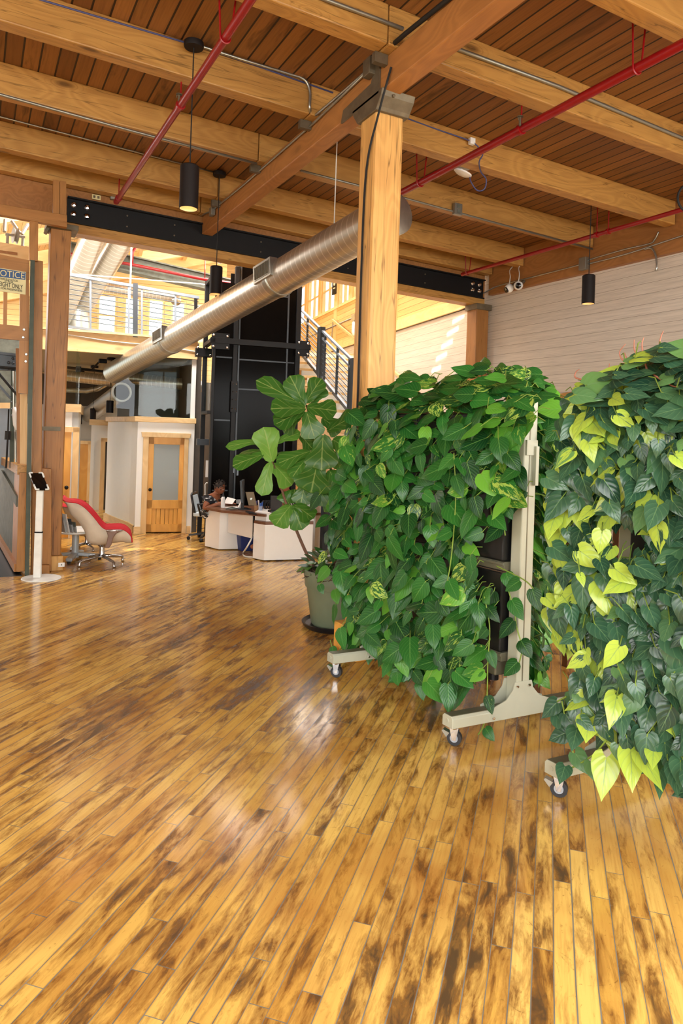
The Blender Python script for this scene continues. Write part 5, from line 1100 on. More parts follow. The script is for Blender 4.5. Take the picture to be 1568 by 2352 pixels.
m = MB(); q = at_z(533, 1171, ZS); m.lathe(q, [(.05, .012), (.06, .02), (.05, .03), (.04, .02), (.05, .012)], 14); m.tube([q+Vector((-.1, .02, .01)), q+Vector((0, 0, .04)), q+Vector((.08, .02, .015))], .012, 6); solo('headset', m, 'gate_metal', 'small grey headset lying on front edge of the desk', 'headset')
m = MB(); q = at_z(549, 1157, ZS); m.lathe(q, [(.045, 0), (.055, .01), (.06, .07), (.055, .07), (.05, .01)], 16); solo('glass_bowl', m, 'clear_plastic', 'clear glass dish behind the white desk papers', 'dish')
for k, (px, col, lab) in enumerate(((588, 'wood_cup', 'wooden pen cup next to the blue one on desk'), (598, 'blue_plastic', 'blue pen cup full of pens on desk'))):
    q = at_z(px, 1172+k*2, ZS); cu = thing('pen_cup', lab, 'cup', tuple(q)); m = MB(); m.lathe(q, [(0, 0), (.035, 0), (.037, .085), (.032, .085), (.03, .01)], 16); m.build('cup', col if k == 0 else 'clear_plastic', cu, smooth='auto')
    for j in range(6):
        a = j*1.05+k; pm = ('blue_plastic', 'purple_plastic', 'paper', 'blue_plastic', 'blue_plastic', 'black_plastic')[j]
        m = MB(); m.tube([q+Vector((.015*cos(a), .015*sin(a), .01)), q+Vector((.04*cos(a), .035*sin(a), .13+.02*(j % 3)))], .006 if k == 0 else .01, 6); m.build('pen', pm, cu)
m = MB(); q = at_z(615, 1172, ZS); 
for j in range(5): m.tube(arc(q+Vector((.03*j-.05, .05, .07)), (1, .2, 0), (0, .2, 1), 10, .07+.01*(j % 2), 0, 2*pi), .009, 6)
solo('cable_tangle', m, 'rubber_black', 'tangle of black cables on the desk before second monitor', 'cable')
m = MB(); L4 = [at_d(p, q_, d) for p, q_, d in ((622, 1139, 10.6), (648, 1140, 10.5), (648, 1173, 10.5), (622, 1171, 10.6))]; m.prism(L4, (.01, .04, 0)); m2_ = thing('monitor', 'second dark monitor showing its back, behind fig leaves', 'monitor', tuple(L4[3])); m.build('screen', 'dark_grey_steel', m2_, bevel=.004)
m = MB(); m.box((L4[3]+L4[2])/2+Vector((0, .06, -.02)), (.18, .14, .03)); m.build('stand', 'black_plastic', m2_)
m = MB(); L4 = [at_d(p, q_, d) for p, q_, d in ((676, 1139, 10.9), (704, 1141, 10.9), (704, 1180, 10.9), (676, 1178, 10.9))]; m.prism(L4, (.01, .05, 0)); m3_ = thing('monitor', 'third dark monitor beside the shoulder of the striped-shirt person', 'monitor', tuple(L4[3])); m.build('screen', 'black_plastic', m3_, bevel=.004)
# ------------------------------------------------------------------ office chair of the seated person
oc = at_z(455, 1243)+_f*.16; of = thing('office_chair', 'mesh-backed office chair on castors under the seated person', 'chair', (oc.x+.10, oc.y, 0))
ox = Vector((oc.x+.10, oc.y, 0))
m = MB(); m.lathe(ox, [(0, .08), (.03, .08), (.03, .42), (.05, .43), (0, .44)], 12); m.build('gas_post', 'black_plastic', of)
for k in range(5):
    a = k*2*pi/5+.4; d = Vector((cos(a), sin(a), 0)); m = MB(); m.bar(ox+Vector((0, 0, .12)), ox+d*.3+Vector((0, 0, .085)), .045, .03); lg_ = m.build('leg', 'black_plastic', of); m = MB(); s_ = Vector((-d.y, d.x, 0)); m.cyl(ox+d*.3+s_*.025+Vector((0, 0, .032)), ox+d*.3-s_*.025+Vector((0, 0, .032)), .032, 12); m.build('caster', 'rubber_black', of)
R3 = Matrix.Rotation(-PHI, 3, 'Z')
m = MB(); m.box(ox+R3@Vector((.05, 0, .47)), (.48, .48, .07), R3); m.build('seat', 'chair_mesh', of, bevel=.02)
m = MB(); m.prism([ox+R3@Vector(p) for p in ((-.14, -.2, .52), (-.14, .2, .52), (-.21, .2, .80), (-.21, -.2, .80))], R3@Vector((-.03, 0, 0))); m.build('backrest', 'chair_mesh', of, bevel=.01)
m = MB(); m.tube(catmull([ox+R3@Vector(p) for p in ((-.16, -.22, .50), (-.23, -.22, .80), (-.23, 0, .83), (-.23, .22, .80), (-.16, .22, .50))], 5), .02, 8); m.tube([ox+R3@Vector((-.02, 0, .43)), ox+R3@Vector((-.20, 0, .46)), ox+R3@Vector((-.19, 0, .56))], .025, 8); m.build('back_frame', 'black_plastic', of, smooth=True)
for sg_ in (-1, 1):
    m = MB(); m.tube([ox+R3@Vector((-.05, sg_*.24, .45)), ox+R3@Vector((-.1, sg_*.28, .66)), ox+R3@Vector((.03, sg_*.28, .66))], .022, 8); m.build('armrest', 'black_plastic', of, smooth=True)
# ------------------------------------------------------------------ people
def body(name, J, E, mat, parent, sub=2):
    me = bpy.data.meshes.new(name); off = parent.location
    keys = list(J); me.from_pydata([tuple(Vector(J[k][0])-off) for k in keys], [(keys.index(a), keys.index(b)) for a, b in E], [])
    me.materials.append(M[mat]); o = bpy.data.objects.new(name, me); COL.objects.link(o); o.parent = parent
    sk = o.modifiers.new('skin', 'SKIN'); sk.use_smooth_shade = True
    for k, v in zip(keys, me.skin_vertices[0].data): r = J[k][1]; v.radius = r if isinstance(r, tuple) else (r, r); v.use_root = (k == keys[0])
    ss = o.modifiers.new('sub', 'SUBSURF'); ss.levels = sub; ss.render_levels = sub; return o
def B(px, py, dd, d0): return at_d(px, py, d0+dd)
d0 = 11.72
pr = thing('person', 'seated person in dark patterned t-shirt reading papers at the white desk', 'person', tuple(at_z(487, 1250)))
J = {'pelvis': (B(477, 1192, .14, d0), (.13, .15)), 'waist': (B(480, 1172, .08, d0), (.12, .14)), 'chest': (B(487, 1153, 0, d0), (.13, .16)), 'upper': (B(490, 1143, 0, d0), (.10, .13)), 'neck': (B(495, 1135, 0, d0), .055), 'skull': (B(500, 1127, 0, d0), .05),
     'sN': (B(480, 1146, -.17, d0), .065), 'eN': (B(468, 1169, -.22, d0), .048), 'wN': (B(500, 1158, -.2, d0), .03), 'hN': (B(508, 1156, -.19, d0), (.035, .022)),
     'sF': (B(502, 1143, .17, d0), .06), 'eF': (B(505, 1163, .22, d0), .045), 'wF': (B(526, 1158, .05, d0), .03), 'hF': (B(533, 1155, .0, d0), (.035, .022)),
     'kN': (B(518, 1190, .16, d0), .075), 'aN': (B(518, 1236, .16, d0), .045), 'tN': (B(531, 1242, .16, d0), .04), 'kF': (B(520, 1188, .36, d0), .075), 'aF': (B(520, 1233, .36, d0), .045), 'tF': (B(533, 1239, .36, d0), .04)}
for hnd, wr, sgn in (('N', 'hN', -1), ('F', 'hF', 1)):
    hp = J[wr][0]
    for i in range(4): J['f%s%d' % (hnd, i)] = (hp+_r*(.045-.004*abs(i-1.5))+_f*(.018*(i-1.5))+Vector((0, 0, -.012)), .009); J['g%s%d' % (hnd, i)] = (hp+_r*(.075-.006*abs(i-1.5))+_f*(.018*(i-1.5))+Vector((0, 0, -.02)), .008)
    J['t%sb' % hnd] = (hp+_r*.01+Vector((0, 0, .03)), .01); J['t%sc' % hnd] = (hp+_r*.04+Vector((0, 0, .034)), .009)
E_ = [('pelvis', 'waist'), ('waist', 'chest'), ('chest', 'upper'), ('upper', 'neck'), ('neck', 'skull'), ('upper', 'sN'), ('sN', 'eN'), ('eN', 'wN'), ('wN', 'hN'), ('upper', 'sF'), ('sF', 'eF'), ('eF', 'wF'), ('wF', 'hF'), ('pelvis', 'kN'), ('kN', 'aN'), ('aN', 'tN'), ('pelvis', 'kF'), ('kF', 'aF'), ('aF', 'tF')]
for hnd in 'NF':
    E_ += [('h'+hnd, 'f%s%d' % (hnd, i)) for i in range(4)]+[('f%s%d' % (hnd, i), 'g%s%d' % (hnd, i)) for i in range(4)]+[('h'+hnd, 't%sb' % hnd), ('t%sb' % hnd, 't%sc' % hnd)]
body('body', J, E_, 'skin', pr)
def head(c, face, up, r, parent, hair=True):
    face = face.normalized(); side = up.cross(face).normalized(); up2 = face.cross(side); Rm = Matrix((face, side, up2)).transposed()
    m = MB(); n = 20; vs = []; fs = []
    for i in range(n+1):
        th = pi*i/n
        for j in range(n):
            ph = 2*pi*j/n; x, y, z = sin(th)*cos(ph), sin(th)*sin(ph), cos(th)
            fx = 1.02+.0*z; 
            if z < 0: y *= 1-.28*z*z; x = x*(1-.12*z*z)+.12*(-z) if x > -.2 else x*(1-.35*z*z)
            if x > .6: 
                x += .16*math.exp(-((y/.14)**2+((z+.12)/.2)**2))          # nose
                x += .07*math.exp(-((y/.26)**2+((z+.48)/.12)**2))         # lips
                x -= .07*math.exp(-(((abs(y)-.32)/.16)**2+((z-.08)/.1)**2))  # eye sockets
                x += .05*math.exp(-((y/.5)**2+((z-.25)/.1)**2))           # brow
            vs.append(c+Rm@Vector((x*r*.98, y*r*.78, z*r*1.22)))
    for i in range(n):
        for j in range(n): fs.append((i*n+j, (i+1)*n+j, (i+1)*n+(j+1) % n, i*n+(j+1) % n))
    m.add(vs, fs)
    for s_ in (-1, 1): m.ball(c+Rm@Vector((-.08*r, s_*.78*r, -.05*r)), r*.2, 10, (.9, .5, 1.3))
    m.build('head', 'skin', parent, smooth=True)
    m = MB()
    for s_ in (-1, 1): m.ball(c+Rm@Vector((.86*r, s_*.3*r, .08*r)), r*.09, 8)
    pieces(m, 'eye', 'paper', parent, smooth=True)
    m = MB()
    for s_ in (-1, 1): m.tube([c+Rm@Vector((.9*r, s_*.15*r, .27*r)), c+Rm@Vector((.82*r, s_*.45*r, .28*r))], r*.04, 6)
    pieces(m, 'eyebrow', 'hair', parent)
    if hair:
        m = MB(); rn = random.Random(3); vs = []; fs = []; n2 = 16
        for i in range(8):
            th = (pi*.56)*i/7
            for j in range(n2):
                ph = 2*pi*j/n2; x, y, z = sin(th)*cos(ph), sin(th)*sin(ph), cos(th)
                if x > 0: z = max(z, .42)
                vs.append(c+Rm@Vector((x*r*1.0-.06*r, y*r*.84, z*r*1.28)))
        for i in range(7):
            for j in range(n2): fs.append((i*n2+j, (i+1)*n2+j, (i+1)*n2+(j+1) % n2, i*n2+(j+1) % n2))
        m.add(vs, fs)
        for k in range(70):
            th = rn.uniform(0, pi*.5); ph = rn.uniform(0, 2*pi); p0 = Vector((sin(th)*cos(ph)*r*1.0-.06*r, sin(th)*sin(ph)*r*.84, cos(th)*r*1.26))
            if p0.x > .6*r and p0.z < .5*r: continue
            d = p0.normalized(); d2 = (d+Vector((rn.uniform(-.6, .9), rn.uniform(-.6, .6), rn.uniform(-.9, .3)))).normalized()
            m.tube([c+Rm@p0, c+Rm@(p0+d*r*.16), c+Rm@(p0+d*r*.18+d2*r*.2)], [r*.06, r*.06, r*.035], 5)
        m.build('hair', 'hair', parent, smooth=True)
hc = B(504, 1121, 0, d0)
head(hc, _r*.95-_f*.25+Vector((0, 0, -.38)), Vector((0, 0, 1)), .092, pr)
# t-shirt: torso shell with short sleeves, white dashes woven in
t = NT('dash_shirt'); o = t.obj(); wv = t.mapping(o, (9., 9., 34.), (0, .12, 0)); v = t.n('ShaderNodeTexVoronoi'); t.l(wv, v.inputs['Vector']); v.inputs['Scale'].default_value = 1.
M['dash_shirt'] = t.done(t.pbsdf(t.mix(t.math('LESS_THAN', v.outputs['Distance'], .30), (*lin(30, 36, 46), 1), (*lin(214, 220, 224), 1)), .8))
t = NT('stripe_shirt'); o = t.obj(); s = t.n('ShaderNodeSeparateXYZ'); t.l(o, s.inputs[0]); f = t.math('FRACT', t.math('MULTIPLY', t.math('ADD', s.outputs[0], t.math('MULTIPLY', s.outputs[2], .35)), 26.))
M['stripe_shirt'] = t.done(t.pbsdf(t.mix(t.math('LESS_THAN', f, .4), (*lin(232, 230, 228), 1), (*lin(36, 36, 44), 1)), .8))
JS = {k: (J[k][0], tuple(x+.016 for x in (J[k][1] if isinstance(J[k][1], tuple) else (J[k][1],)*2))) for k in ('pelvis', 'waist', 'chest', 'upper', 'sN', 'sF')}
JS['nk'] = (J['upper'][0].lerp(J['neck'][0], .55), (.075, .075))
for s_ in 'NF': JS['c'+s_] = (J['s'+s_][0].lerp(J['e'+s_][0], .5), .074)
body('t_shirt', JS, [('pelvis', 'waist'), ('waist', 'chest'), ('chest', 'upper'), ('upper', 'nk'), ('upper', 'sN'), ('sN', 'cN'), ('upper', 'sF'), ('sF', 'cF')], 'dash_shirt', pr)
JT = {k: (J[k][0]+Vector((0, 0, .0)), (.15, .165) if k == 'pelvis' else .088 if k[0] == 'k' else .06) for k in ('pelvis', 'kN', 'aN', 'kF', 'aF')}
body('trousers', JT, [('pelvis', 'kN'), ('kN', 'aN'), ('pelvis', 'kF'), ('kF', 'aF')], 'black_plastic', pr)
m = MB()
for s_ in 'NF': q = J['a'+s_][0]; m.ball(Vector((q.x, q.y, .05))+_r*.06, .055, 10, (1.9, 1, .9))
pieces(m, 'shoe', 'black_plastic', pr, smooth=True)
d1_ = 11.15
pr2 = thing('person', 'person in striped shirt mostly hidden behind the fig leaves at the desk', 'person', tuple(at_z(668, 1262)))
J2 = {'pelvis': (B(664, 1195, .2, d1_), (.14, .16)), 'chest': (B(668, 1158, .15, d1_), (.13, .16)), 'upper': (B(667, 1142, .12, d1_), (.1, .14)), 'neck': (B(660, 1130, .08, d1_), .055), 'skull': (B(656, 1122, .05, d1_), .05),
      'sN': (B(652, 1143, .0, d1_), .06), 'eN': (B(645, 1163, -.1, d1_), .045), 'wN': (B(632, 1170, -.02, d1_), .03), 'sF': (B(684, 1142, .1, d1_), .06), 'eF': (B(690, 1166, .1, d1_), .045), 'wF': (B(670, 1174, -.15, d1_), .03),
      'kN': (B(640, 1215, -.1, d1_), .075), 'aN': (B(595, 1252, -.2, d1_), .05), 'tN': (B(574, 1257, -.25, d1_), (.045, .03)), 'kF': (B(650, 1215, .2, d1_), .075), 'aF': (B(625, 1256, .2, d1_), .05), 'tF': (B(607, 1258, .2, d1_), (.045, .03))}
E2_ = [('pelvis', 'chest'), ('chest', 'upper'), ('upper', 'neck'), ('neck', 'skull'), ('upper', 'sN'), ('sN', 'eN'), ('eN', 'wN'), ('upper', 'sF'), ('sF', 'eF'), ('eF', 'wF'), ('pelvis', 'kN'), ('kN', 'aN'), ('aN', 'tN'), ('pelvis', 'kF'), ('kF', 'aF'), ('aF', 'tF')]
for h_ in 'NF':
    w_ = J2['w'+h_][0]; J2['h'+h_] = (w_-_r*.05, (.03, .02)); E2_.append(('w'+h_, 'h'+h_))
    for i in range(4): J2['f%s%d' % (h_, i)] = (w_-_r*(.10-.005*abs(i-1.5))+_f*.02*(i-1.5)+Vector((0, 0, -.01)), .009); E2_.append(('h'+h_, 'f%s%d' % (h_, i)))
    J2['t'+h_+'b'] = (w_-_r*.06+Vector((0, 0, .035)), .01); E2_.append(('h'+h_, 't'+h_+'b'))
body('body', J2, E2_, 'skin', pr2)
head(B(653, 1115, .05, d1_), -_r*.8-_f*.5+Vector((0, 0, -.4)), Vector((0, 0, 1)), .09, pr2)
J3 = {k: (J2[k][0], tuple(x+.016 for x in (J2[k][1] if isinstance(J2[k][1], tuple) else (J2[k][1],)*2))) for k in ('pelvis', 'chest', 'upper', 'sN', 'sF')}
for s_ in 'NF': J3['c'+s_] = (J2['s'+s_][0].lerp(J2['e'+s_][0], .5), .072)
body('striped_shirt', J3, [('pelvis', 'chest'), ('chest', 'upper'), ('upper', 'sN'), ('sN', 'cN'), ('upper', 'sF'), ('sF', 'cF')], 'stripe_shirt', pr2)
JT = {k: (J2[k][0], (.155, .17) if k == 'pelvis' else .088 if k[0] == 'k' else .058) for k in ('pelvis', 'kN', 'aN', 'kF', 'aF')}
JT['aN'] = (J2['kN'][0].lerp(J2['aN'][0], .75), .06)
body('trousers', JT, [('pelvis', 'kN'), ('kN', 'aN'), ('pelvis', 'kF'), ('kF', 'aF')], 'black_plastic', pr2)
# chair of the second person
m = MB(); q = at_z(690, 1262); q = q+Vector((.1, .5, 0)); oc2 = thing('office_chair', 'dark office chair under the striped-shirt person behind the desk', 'chair', tuple(q))
m.lathe(q, [(.24, .0), (.25, .03), (.03, .08), (.03, .42)], 16); m.build('base', 'black_plastic', oc2); m = MB(); m.box(q+Vector((0, -.05, .44)), (.46, .46, .07)); m.build('seat', 'black_plastic', oc2, bevel=.02); m = MB(); m.box(q+Vector((.22, .1, .72)), (.05, .4, .42)); m.build('backrest', 'black_plastic', oc2, bevel=.02)
# white cabinet and grey waste tube right of desk
m = MB(); a, b = at_z(722, 1262), at_z(742, 1260); m.bb((a.x, a.y, 0), (a.x+.5, a.y+.35, .86)); m.cur = 1; m.bb((a.x-.02, a.y-.02, .58), (a.x+.52, a.y+.37, .62)); solo('side_cabinet', m, ['laminate', 'walnut'], 'white cabinet with walnut band behind the end of the reception desk', 'cabinet')
# ------------------------------------------------------------------ plants
PRF = {'pothos': ([0, .06, .16, .30, .46, .62, .78, .90, 1.0], [.16, .34, .46, .50, .455, .36, .235, .11, .0], .05),
       'heart': ([0, .05, .14, .27, .42, .58, .74, .88, 1.0], [.20, .42, .52, .54, .47, .345, .205, .08, .0], .17),
       'fig': ([0, .08, .2, .34, .48, .62, .78, .91, 1.0], [.05, .20, .27, .29, .35, .45, .50, .38, .0], .02),
       'lance': ([0, .08, .2, .35, .5, .65, .8, .92, 1.0], [.04, .20, .38, .48, .48, .40, .26, .12, .0], .0)}
def leaf(m, p, tip, nrm, L, Wd, kind, col, fold=.22, droop=.12, wave=0., ph=0.):
    y = tip.normalized(); n = (nrm-y*nrm.dot(y)).normalized(); x = y.cross(n); T, Wp, notch = PRF[kind]; b = len(m.v); S_ = (-1, -.5, 0, .5, 1)
    for t_, w in zip(T, Wp):
        for s in S_:
            lx = s*w*Wd; ly = t_*L-notch*L*abs(s)**1.5*(1-t_)**3
            lz = abs(lx)*fold-abs(s)**3*w*Wd*fold*.9-droop*L*t_*t_+wave*Wd*sin(ph+t_*9)*abs(s)
            q = p+x*lx+y*ly+n*lz; m.v.append((q.x, q.y, q.z)); m.uv.append((s*.5+.5, t_)); m.col.append(col)
    for i in range(8):
        for j in range(4): m.f.append((b+i*5+j, b+i*5+j+1, b+(i+1)*5+j+1, b+(i+1)*5+j)); m.mi.append(0)
def inside(x, y, P):
    c = False; j = len(P)-1
    for i in range(len(P)):
        if (P[i][1] > y) != (P[j][1] > y) and x < (P[j][0]-P[i][0])*(y-P[i][1])/(P[j][1]-P[i][1])+P[i][0]: c = not c
        j = i
    return c
def scatter(P, sp, rn, tries=9000):
    xs = [p[0] for p in P]; ys = [p[1] for p in P]; out = []; G = {}
    for _ in range(tries):
        x, y = rn.uniform(min(xs), max(xs)), rn.uniform(min(ys), max(ys))
        if not inside(x, y, P): continue
        g = (int(x/sp), int(y/sp))
        if any((x-a)**2+(y-b)**2 < sp*sp for i in (-1, 0, 1) for j in (-1, 0, 1) for a, b in G.get((g[0]+i, g[1]+j), ())): continue
        G.setdefault(g, []).append((x, y)); out.append((x, y))
    return out
# ---- fig in its green pot
fc = at_z(768, 1438); fd = (fc-CAM).dot(_f)
fp = thing('fiddle_leaf_fig', 'tall fiddle-leaf fig with broad leaves in a sage green pot by the post', 'plant', (fc.x, fc.y, 0))
m = MB(); m.lathe((fc.x, fc.y, 0), [(0, .0), (.30, .0), (.325, .02), (.34, .055), (.33, .06), (.30, .03), (0, .03)], 40); m.build('saucer', 'black_plastic', fp, smooth='auto')
m = MB(); m.lathe((fc.x, fc.y, .03), [(0, 0), (.235, 0), (.245, .02), (.30, .38), (.315, .385), (.335, .54), (.33, .55), (.31, .55), (.30, .48), (0, .48)], 44); m.build('pot', 'pot_green', fp, smooth='auto')
m = MB(); rn = random.Random(5)
m.lathe((fc.x, fc.y, .52), [(0, .05), (.2, .045), (.31, .0)], 24)
for k in range(160):
    a = rn.uniform(0, 2*pi); r = rn.uniform(.2, .35); q = Vector((fc.x+r*cos(a), fc.y+r*sin(a), .56)); m.tube([q, q+Vector((rn.uniform(-.06, .06), rn.uniform(-.06, .06), rn.uniform(-.06, .05))), q+Vector((rn.uniform(-.1, .1), rn.uniform(-.1, .1), -.05*rn.random()))], .0035, 4)
m.build('moss', 'soil', fp)
def fdp(px, py, dd=0.): return at_d(px, py, fd+dd)
m = MB(); m.tube(catmull([fdp(722, 1300), fdp(704, 1272), fdp(678, 1212), fdp(660, 1165), fdp(647, 1125), fdp(636, 1090), fdp(624, 1058)], 4), [.018-.009*i/24 for i in range(25)], 8); m.build('stem', 'bark', fp, smooth=True)
m = MB(); m.tube(catmull([fdp(770, 1300, .05), fdp(775, 1230, .05), fdp(786, 1180, .05), fdp(772, 1120, .1), fdp(750, 1050, .1), fdp(722, 985, .1), fdp(703, 930, .1)], 4), [.02-.010*i/24 for i in range(25)], 8); m.build('stem', 'bark', fp, smooth=True)
FL = [(624, 1060, 608, 982, 60, -.05, 1, .95), (634, 1016, 688, 990, 30, .05, 0, .7), (606, 1012, 516, 1022, 24, .0, 0, .7), (606, 1034, 546, 1040, 26, .05, 0, .45), (604, 1044, 533, 1066, 42, -.1, 0, .55), (621, 1062, 598, 1138, 40, -.05, 1, .85), (628, 1066, 672, 1112, 54, .02, 1, .85), (634, 1042, 690, 1042, 26, .1, 0, .5),
      (668, 1160, 630, 1206, 50, -.1, 0, .7), (674, 1158, 722, 1188, 50, -.05, 0, .55), (672, 1164, 694, 1216, 44, -.12, 0, .5), (664, 1158, 648, 1130, 34, .1, 0, .45), (672, 1156, 676, 1122, 34, .12, 0, .4),
      (700, 932, 590, 868, 44, -.05, 0, .35), (698, 930, 668, 862, 52, .0, 0, .4), (702, 925, 735, 868, 46, .03, 0, .35), (700, 938, 624, 934, 52, -.1, 0, .42), (698, 944, 628, 972, 50, -.06, 0, .3), (706, 936, 772, 940, 56, -.05, 0, .38), (704, 946, 722, 1006, 52, -.1, 0, .42), (690, 948, 648, 992, 44, .05, 0, .25), (716, 926, 742, 886, 40, .1, 0, .3),
      (742, 1000, 736, 1078, 72, -.15, 0, .35), (752, 990, 812, 950, 52, -.05, 0, .3), (728, 1062, 716, 1130, 82, -.18, 0, .33), (712, 1036, 634, 1062, 40, -.05, 0, .5), (704, 1052, 668, 1096, 44, -.1, 0, .55), (748, 1040, 790, 1060, 60, .0, 0, .5), (764, 1010, 800, 1030, 60, .05, 0, .6), (756, 1080, 782, 1128, 56, -.05, 0, .45), (700, 1110, 690, 1160, 44, .05, 0, .3), (744, 1110, 724, 1160, 54, .02, 0, .3), (770, 1090, 806, 1100, 50, .1, 0, .35), (738, 1130, 770, 1168, 50, .05, 0, .4), (690, 1000, 720, 1030, 50, .15, 0, .3), (740, 960, 784, 990, 50, .12, 0, .28)]
fm = MB(); sm = MB(); rn = random.Random(11)
for bx, by, tx, ty, w, dd, und, tone in FL:
    p, q = fdp(bx, by, dd*.5), fdp(tx, ty, dd*1.2-rn.uniform(0, .1)); v = q-p; L = v.length; nrm = (CAM-p).normalized()*.75+Vector((rn.uniform(-.35, .35), rn.uniform(-.3, .2), .65))
    leaf(fm, p, v, nrm, L, w*1.12*fd/F, 'fig', (tone, 0., .35 if rn.random() < .25 else 0.), .12, .10, .05, rn.uniform(0, 6))
fm.build('foliage', 'fig_leaf', fp, smooth=True)
um = MB()
for k in range(95):
    a = rn.uniform(0, 2*pi); r = .30*sqrt(rn.random()); q = Vector((fc.x+r*cos(a), fc.y+r*sin(a), .56+rn.uniform(.02, .2)*(1-r*1.2)))
    o_ = Vector((cos(a), sin(a), 0)); leaf(um, q, o_*rn.uniform(.5, 1)+Vector((0, 0, rn.uniform(-.5, .8))), Vector((0, 0, 1))+o_*.5+(CAM-q).normalized()*.3, rn.uniform(.11, .19), rn.uniform(.055, .085), 'lance', (rn.uniform(.15, .8), 0, 0), .2, .2)
tag(um.build('pot_groundcover', 'small_leaf', None, smooth=True), 'low leafy groundcover growing around the fig stems in the green pot', 'plant')
# ---- wheeled plant-wall carts
AXB = Vector((.998, -.03, 0)).normalized(); AXA = Vector((-.09, .995, 0)).normalized()
cA, cB = at_z(768, 1556), at_z(1043, 1711)
def make_cart(label, o):
    t_ = thing('plant_wall_cart', label, 'cart', tuple(o)); Q = lambda a, b, z: o+AXA*a+AXB*b+Vector((0, 0, z))
    LA = (cA-cB).dot(AXA); FB = .93; POST = .50
    def cbox(m, a0, a1, b0, b1, z0, z1): m.add([Q(a, b, z) for z in (z0, z1) for a, b in ((a0, b0), (a0, b1), (a1, b1), (a1, b0))], [(3, 2, 1, 0), (4, 5, 6, 7), (0, 1, 5, 4), (1, 2, 6, 5), (2, 3, 7, 6), (3, 0, 4, 7)])
    for a in (0., LA):
        m = MB(); pf_ = [(-.048, .125), (.048, .125), (.048, .185), (.034, .2), (-.034, .2), (-.048, .185)]
        m.prism([Q(a+x, -.06, z) for x, z in pf_], AXB*(FB+.12)); ft = m.build('foot_bar', 'champagne', t_, bevel=.003)
        m = MB(); cbox(m, a-.033, a+.033, -.055, FB+.055, .2, .203); m.build('grip_strip', 'champagne_dark', ft)
        m = MB(); m.cyl(Q(a, -.063, .165), Q(a, -.055, .165), .014, 10); m.build('end_plug', 'champagne', ft)
        for bb_ in (.0, FB):
            ca = MB(); c = Q(a, bb_, .048); ax_ = (AXA*.6+AXB*.8).normalized() if bb_ == 0 else AXA
            ca.cyl(c-ax_*.016, c+ax_*.016, .047, 24); cs = ca.build('caster', 'caster_rubber', t_, smooth='auto')
            m = MB(); m.cyl(c-ax_*.02, c+ax_*.02, .026, 16); m.build('hub', 'caster_hub', cs, smooth='auto')
            m = MB(); sd = ax_.cross(Vector((0, 0, 1)))
            for s_ in (-1, 1): m.prism([c+ax_*s_*.023+sd*x+Vector((0, 0, z)) for x, z in ((-.012, -.012), (.012, -.012), (.03, .07), (-.03, .07))], ax_*.003)
            m.box(c+Vector((0, 0, .068)), (.06, .06, .008)); m.cyl(c+Vector((0, 0, .068)), c+Vector((0, 0, .082)), .016, 10); m.build('fork', 'chrome', cs)
            m = MB(); m.prism([c-sd*.05+ax_*.02+Vector((0, 0, z_))+sd*x for x, z_ in ((0, .0), (-.03, .035), (-.022, .045), (.02, .03))], -ax_*.04); m.build('brake_lever', 'galvanized', cs)
        # gusset and post
        m = MB(); pf_ = [(-.27, .19), (.27, .19), (.26, .21), (.14, .25), (.085, .31), (.07, .36), (-.07, .36), (-.085, .31), (-.14, .25), (-.26, .21)]
        for s_ in (-.05, .044): m.prism([Q(a+s_, POST+x, z) for x, z in [(p[0], p[1] if p[1] > .2 else .14) for p in pf_]], AXA*.006)
        pieces(m, 'gusset', 'champagne', t_)
        m = MB()
        for x, z in ((-.24, .15), (.24, .15), (-.05, .33), (.05, .33)): m.lathe(Q(a-.052, POST+x, z), [(.010, 0), (.008, .006), (0, .007)], 8, axis=-AXA)
        pieces(m, 'gusset_bolt', 'chrome', t_)
        m = MB(); cbox(m, a-.045, a+.045, POST-.055, POST+.055, .2, 2.24); po = m.build('post', 'champagne', t_, bevel=.008)
        m = MB(); cbox(m, a-.047, a-.045, POST-.012, POST-.004, .36, 2.2); m.build('post_slot', 'champagne_dark', po)
        m = MB(); cbox(m, a-.06, a-.045, POST-.045, POST+.045, 1.86, 1.96); cbox(m, a-.075, a-.045, POST+.02, POST+.045, 1.66, 1.92); m.build('hook_plate', 'champagne', po)
    for k, z in enumerate((.52, 1.13, 1.74)):
        m = MB(); cbox(m, .06, LA-.06, POST-.09, POST+.11, z-.055, z+.005); cbox(m, .06, LA-.06, POST-.10, POST-.085, z-.02, z+.0); m.build('rail', 'olive_trim', t_, bevel=.004)
        pb = MB(); cbox(pb, .065, LA-.065, POST-.10, POST+.12, z+.01, z+(.545 if k < 2 else .40)); bx_ = pb.build('planter_box', 'planter_black', t_, bevel=.01)
        m = MB()
        for q in range(1, 4): cbox(m, .065+(LA-.13)*q/4-.004, .065+(LA-.13)*q/4+.004, POST-.105, POST-.10, z+.02, z+(.54 if k < 2 else .39))
        pieces(m, 'box_rib', 'dark_grey_steel', bx_)
        m = MB(); cbox(m, .07, LA-.07, POST-.095, POST+.115, z+(.52 if k < 2 else .38), z+(.55 if k < 2 else .41)); m.build('soil_surface', 'soil', bx_)
    m = MB(); cbox(m, .1, LA-.1, POST-.10, POST+.10, .36, .46); m.build('drip_trough', 'champagne_dark', t_, bevel=.01)
    m = MB(); m.cyl(Q(.2, POST-.02, .30), Q(.2, POST-.02, .37), .035, 12); m.build('drain', 'black_plastic', t_)
    return t_
cart1 = make_cart('wheeled champagne metal plant-wall cart full of green pothos beside the post', cB)
cart2 = copy_tree(cart1); off2 = at_z(1278, 1831)-cA; cart2.location = cart1.location+Vector((off2.x, off2.y, 0)); cart2['label'] = 'nearer wheeled plant-wall cart under lime and dark heart-shaped leaves'
